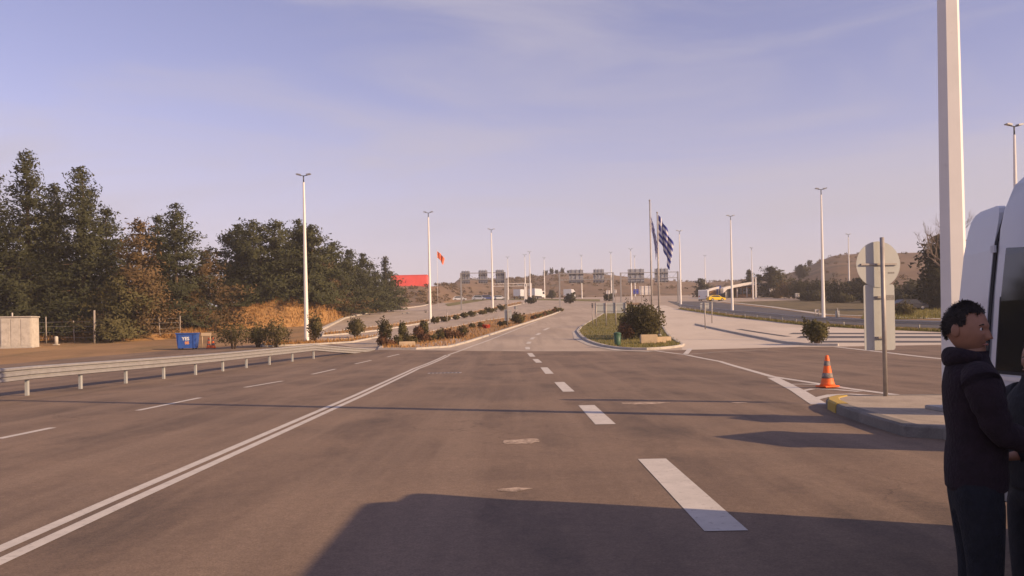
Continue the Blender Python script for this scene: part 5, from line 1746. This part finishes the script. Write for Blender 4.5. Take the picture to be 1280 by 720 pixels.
    mb = MB(); mb.tube([tuple(M @ Vector((a * k, b * k, c * k))) for a, b, c in ((-.024, .088, -.066), (0, .097, -.065), (.024, .088, -.066))], [.003 * k, .0055 * k, .003 * k], 6); mb.build('mouth', 'lips', t)
    # top garment: lofted torso with soft creases, sleeves running out of it
    rg_ = random.Random(seed + 50)
    ph = [(rg_.uniform(0, 6.28), rg_.uniform(2, 5), rg_.uniform(14, 40)) for _ in range(7)]
    def crease(az, z): return sum(math.sin(f_ * az + q_ * z + p_) for p_, f_, q_ in ph) / 7
    rings = [(.835, .150, .120, 0), (.845, .166, .136, 0), (.87, .170, .140, 0), (.92, .174, .142, .0), (1.0, .172, .138, .004), (1.08, .168, .134, .006), (1.16, .172, .136, .004), (1.24, .180, .140, 0),
             (1.31, .190, .136, -.006), (1.36, .186, .124, -.012), (1.40, .150, .108, -.018), (1.43, .110, .095, -.018), (1.455, .085, .083, -.014), (1.475, .078, .078, -.010)]
    zz_ = np.linspace(.835, 1.475, 44); NA = 48
    vs_, fs_ = [], []
    for z_ in zz_:
        rx_, ry_, cy_ = [float(np.interp(z_, [q[0] for q in rings], [q[i] for q in rings])) for i in (1, 2, 3)]
        for a_ in range(NA):
            az = 2 * math.pi * a_ / NA
            e_ = 1 + .05 * crease(az, z_)
            vs_.append(S((rx_ * .93 * e_ * math.copysign(abs(math.cos(az)) ** .85, math.cos(az)), cy_ + ry_ * .92 * e_ * math.copysign(abs(math.sin(az)) ** .85, math.sin(az)), z_)))
    for i in range(len(zz_) - 1):
        for a_ in range(NA):
            fs_.append((i * NA + a_, i * NA + (a_ + 1) % NA, (i + 1) * NA + (a_ + 1) % NA, (i + 1) * NA + a_))
    gm = MB(); gm.add(vs_, fs_, True)
    for s, (el, wr, hd) in zip((1, -1), arms):
        key = [Vector((s * .120, -.012, 1.37)), Vector((s * .185, -.012, 1.345)), Vector((s * .205, .01, 1.26)), Vector(el), Vector(el) * .45 + Vector(wr) * .55, Vector(wr) * .95 + Vector(el) * .05]
        rad = [.07, .078, .072, .060, .054, .040]
        pts_, rr_ = [], []
        for i in range(len(key) - 1):
            for t_ in np.linspace(0, 1, 7)[:-1]:
                pts_.append(key[i].lerp(key[i + 1], t_)); rr_.append((rad[i] + (rad[i + 1] - rad[i]) * t_) * (1 + .06 * math.sin(len(pts_) * 1.9 + s) * (1 if i > 1 else .3)))
        pts_.append(key[-1]); rr_.append(rad[-1])
        for _ in range(2):
            pts_ = [pts_[0]] + [(pts_[j - 1] + pts_[j] * 2 + pts_[j + 1]) / 4 for j in range(1, len(pts_) - 1)] + [pts_[-1]]
        gm.tube([p_ * k for p_ in pts_], [r_ * k for r_ in rr_], 18)
    tp = gm.build('hoodie' if hood else 'jacket', top_mat, t)
    if hood:
        hm_ = skin_mesh([S((-.10, .02, 1.44)), S((-.085, -.07, 1.455)), S((0, -.115, 1.45)), S((.085, -.07, 1.455)), S((.10, .02, 1.44)), S((0, -.10, 1.39))], [(0, 1), (1, 2), (2, 3), (3, 4), (2, 5)], [.028 * k, .04 * k, .05 * k, .04 * k, .028 * k, .05 * k], 2, 2)
        link('hood', hm_, top_mat, tp)
    # trousers
    P3, E3, R3 = [], [], []
    def w3(p, r_, frm=None):
        P3.append(S(p)); R3.append(r_ * k if not isinstance(r_, tuple) else tuple(q * k for q in r_))
        if frm is not None: E3.append((frm, len(P3) - 1))
        return len(P3) - 1
    a = w3((0, 0, .96), (.15, .118)); a2 = w3((0, -.005, .87), (.155, .125), a)
    for s in (1, -1):
        h_ = w3((s * .095, 0, .78), .108, a2); kn = w3((s * .102, .012, .49), .080, h_); w3((s * .106, -.01, .09), .066, kn)
    link('jeans', skin_mesh(P3, E3, R3, 2), leg_mat, t)
    for s in (1, -1):
        sh = skin_mesh([S((s * .108, -.055, .045)), S((s * .112, .04, .048)), S((s * .125, .15, .036))], [(0, 1), (1, 2)], [.043 * k, .045 * k, .038 * k], 2)
        link('shoe', sh, 'leather', t)
    return t
person('man in dark hoodie and jeans standing before the white van', (2.105, 4.02, 0.0), R(-106), 1.69,
       [((.20, .06, 1.12), (.13, .30, 1.04), (.11, .42, 1.03)), ((-.20, .08, 1.12), (-.12, .32, 1.02), (-.10, .44, 1.01))], R(-34), R(-3), 'hoodie', 'jeans', 3)
person('person in black at the right edge of the view, facing the man', (2.64, 4.45, 0.0), R(98), 1.52,
       [((.21, .04, 1.13), (.16, .24, 1.02), (.14, .36, 1.0)), ((-.21, .04, 1.13), (-.14, .24, 1.05), (-.12, .36, 1.04))], R(5), R(2), 'jacket_black', 'jacket_black', 4, hood=False)

# ------------------------------------------------------------------ winter haze
hz = MB().box2((-1200, -120, -3), (1200, 900, 75)).build('haze', None)
mh = bpy.data.materials.new('haze'); mh.use_nodes = True
tn = mh.node_tree; tn.nodes.clear()
pv = tn.nodes.new('ShaderNodeVolumePrincipled')
pv.inputs['Color'].default_value = (0.95, 0.90, 0.90, 1)
pv.inputs['Density'].default_value = 0.00045
pv.inputs['Anisotropy'].default_value = 0.0
ou = tn.nodes.new('ShaderNodeOutputMaterial')
tn.links.new(pv.outputs[0], ou.inputs['Volume'])
hz.data.materials.append(mh)
tag(hz, 'thin pale winter haze filling the air', 'haze', kind='stuff')
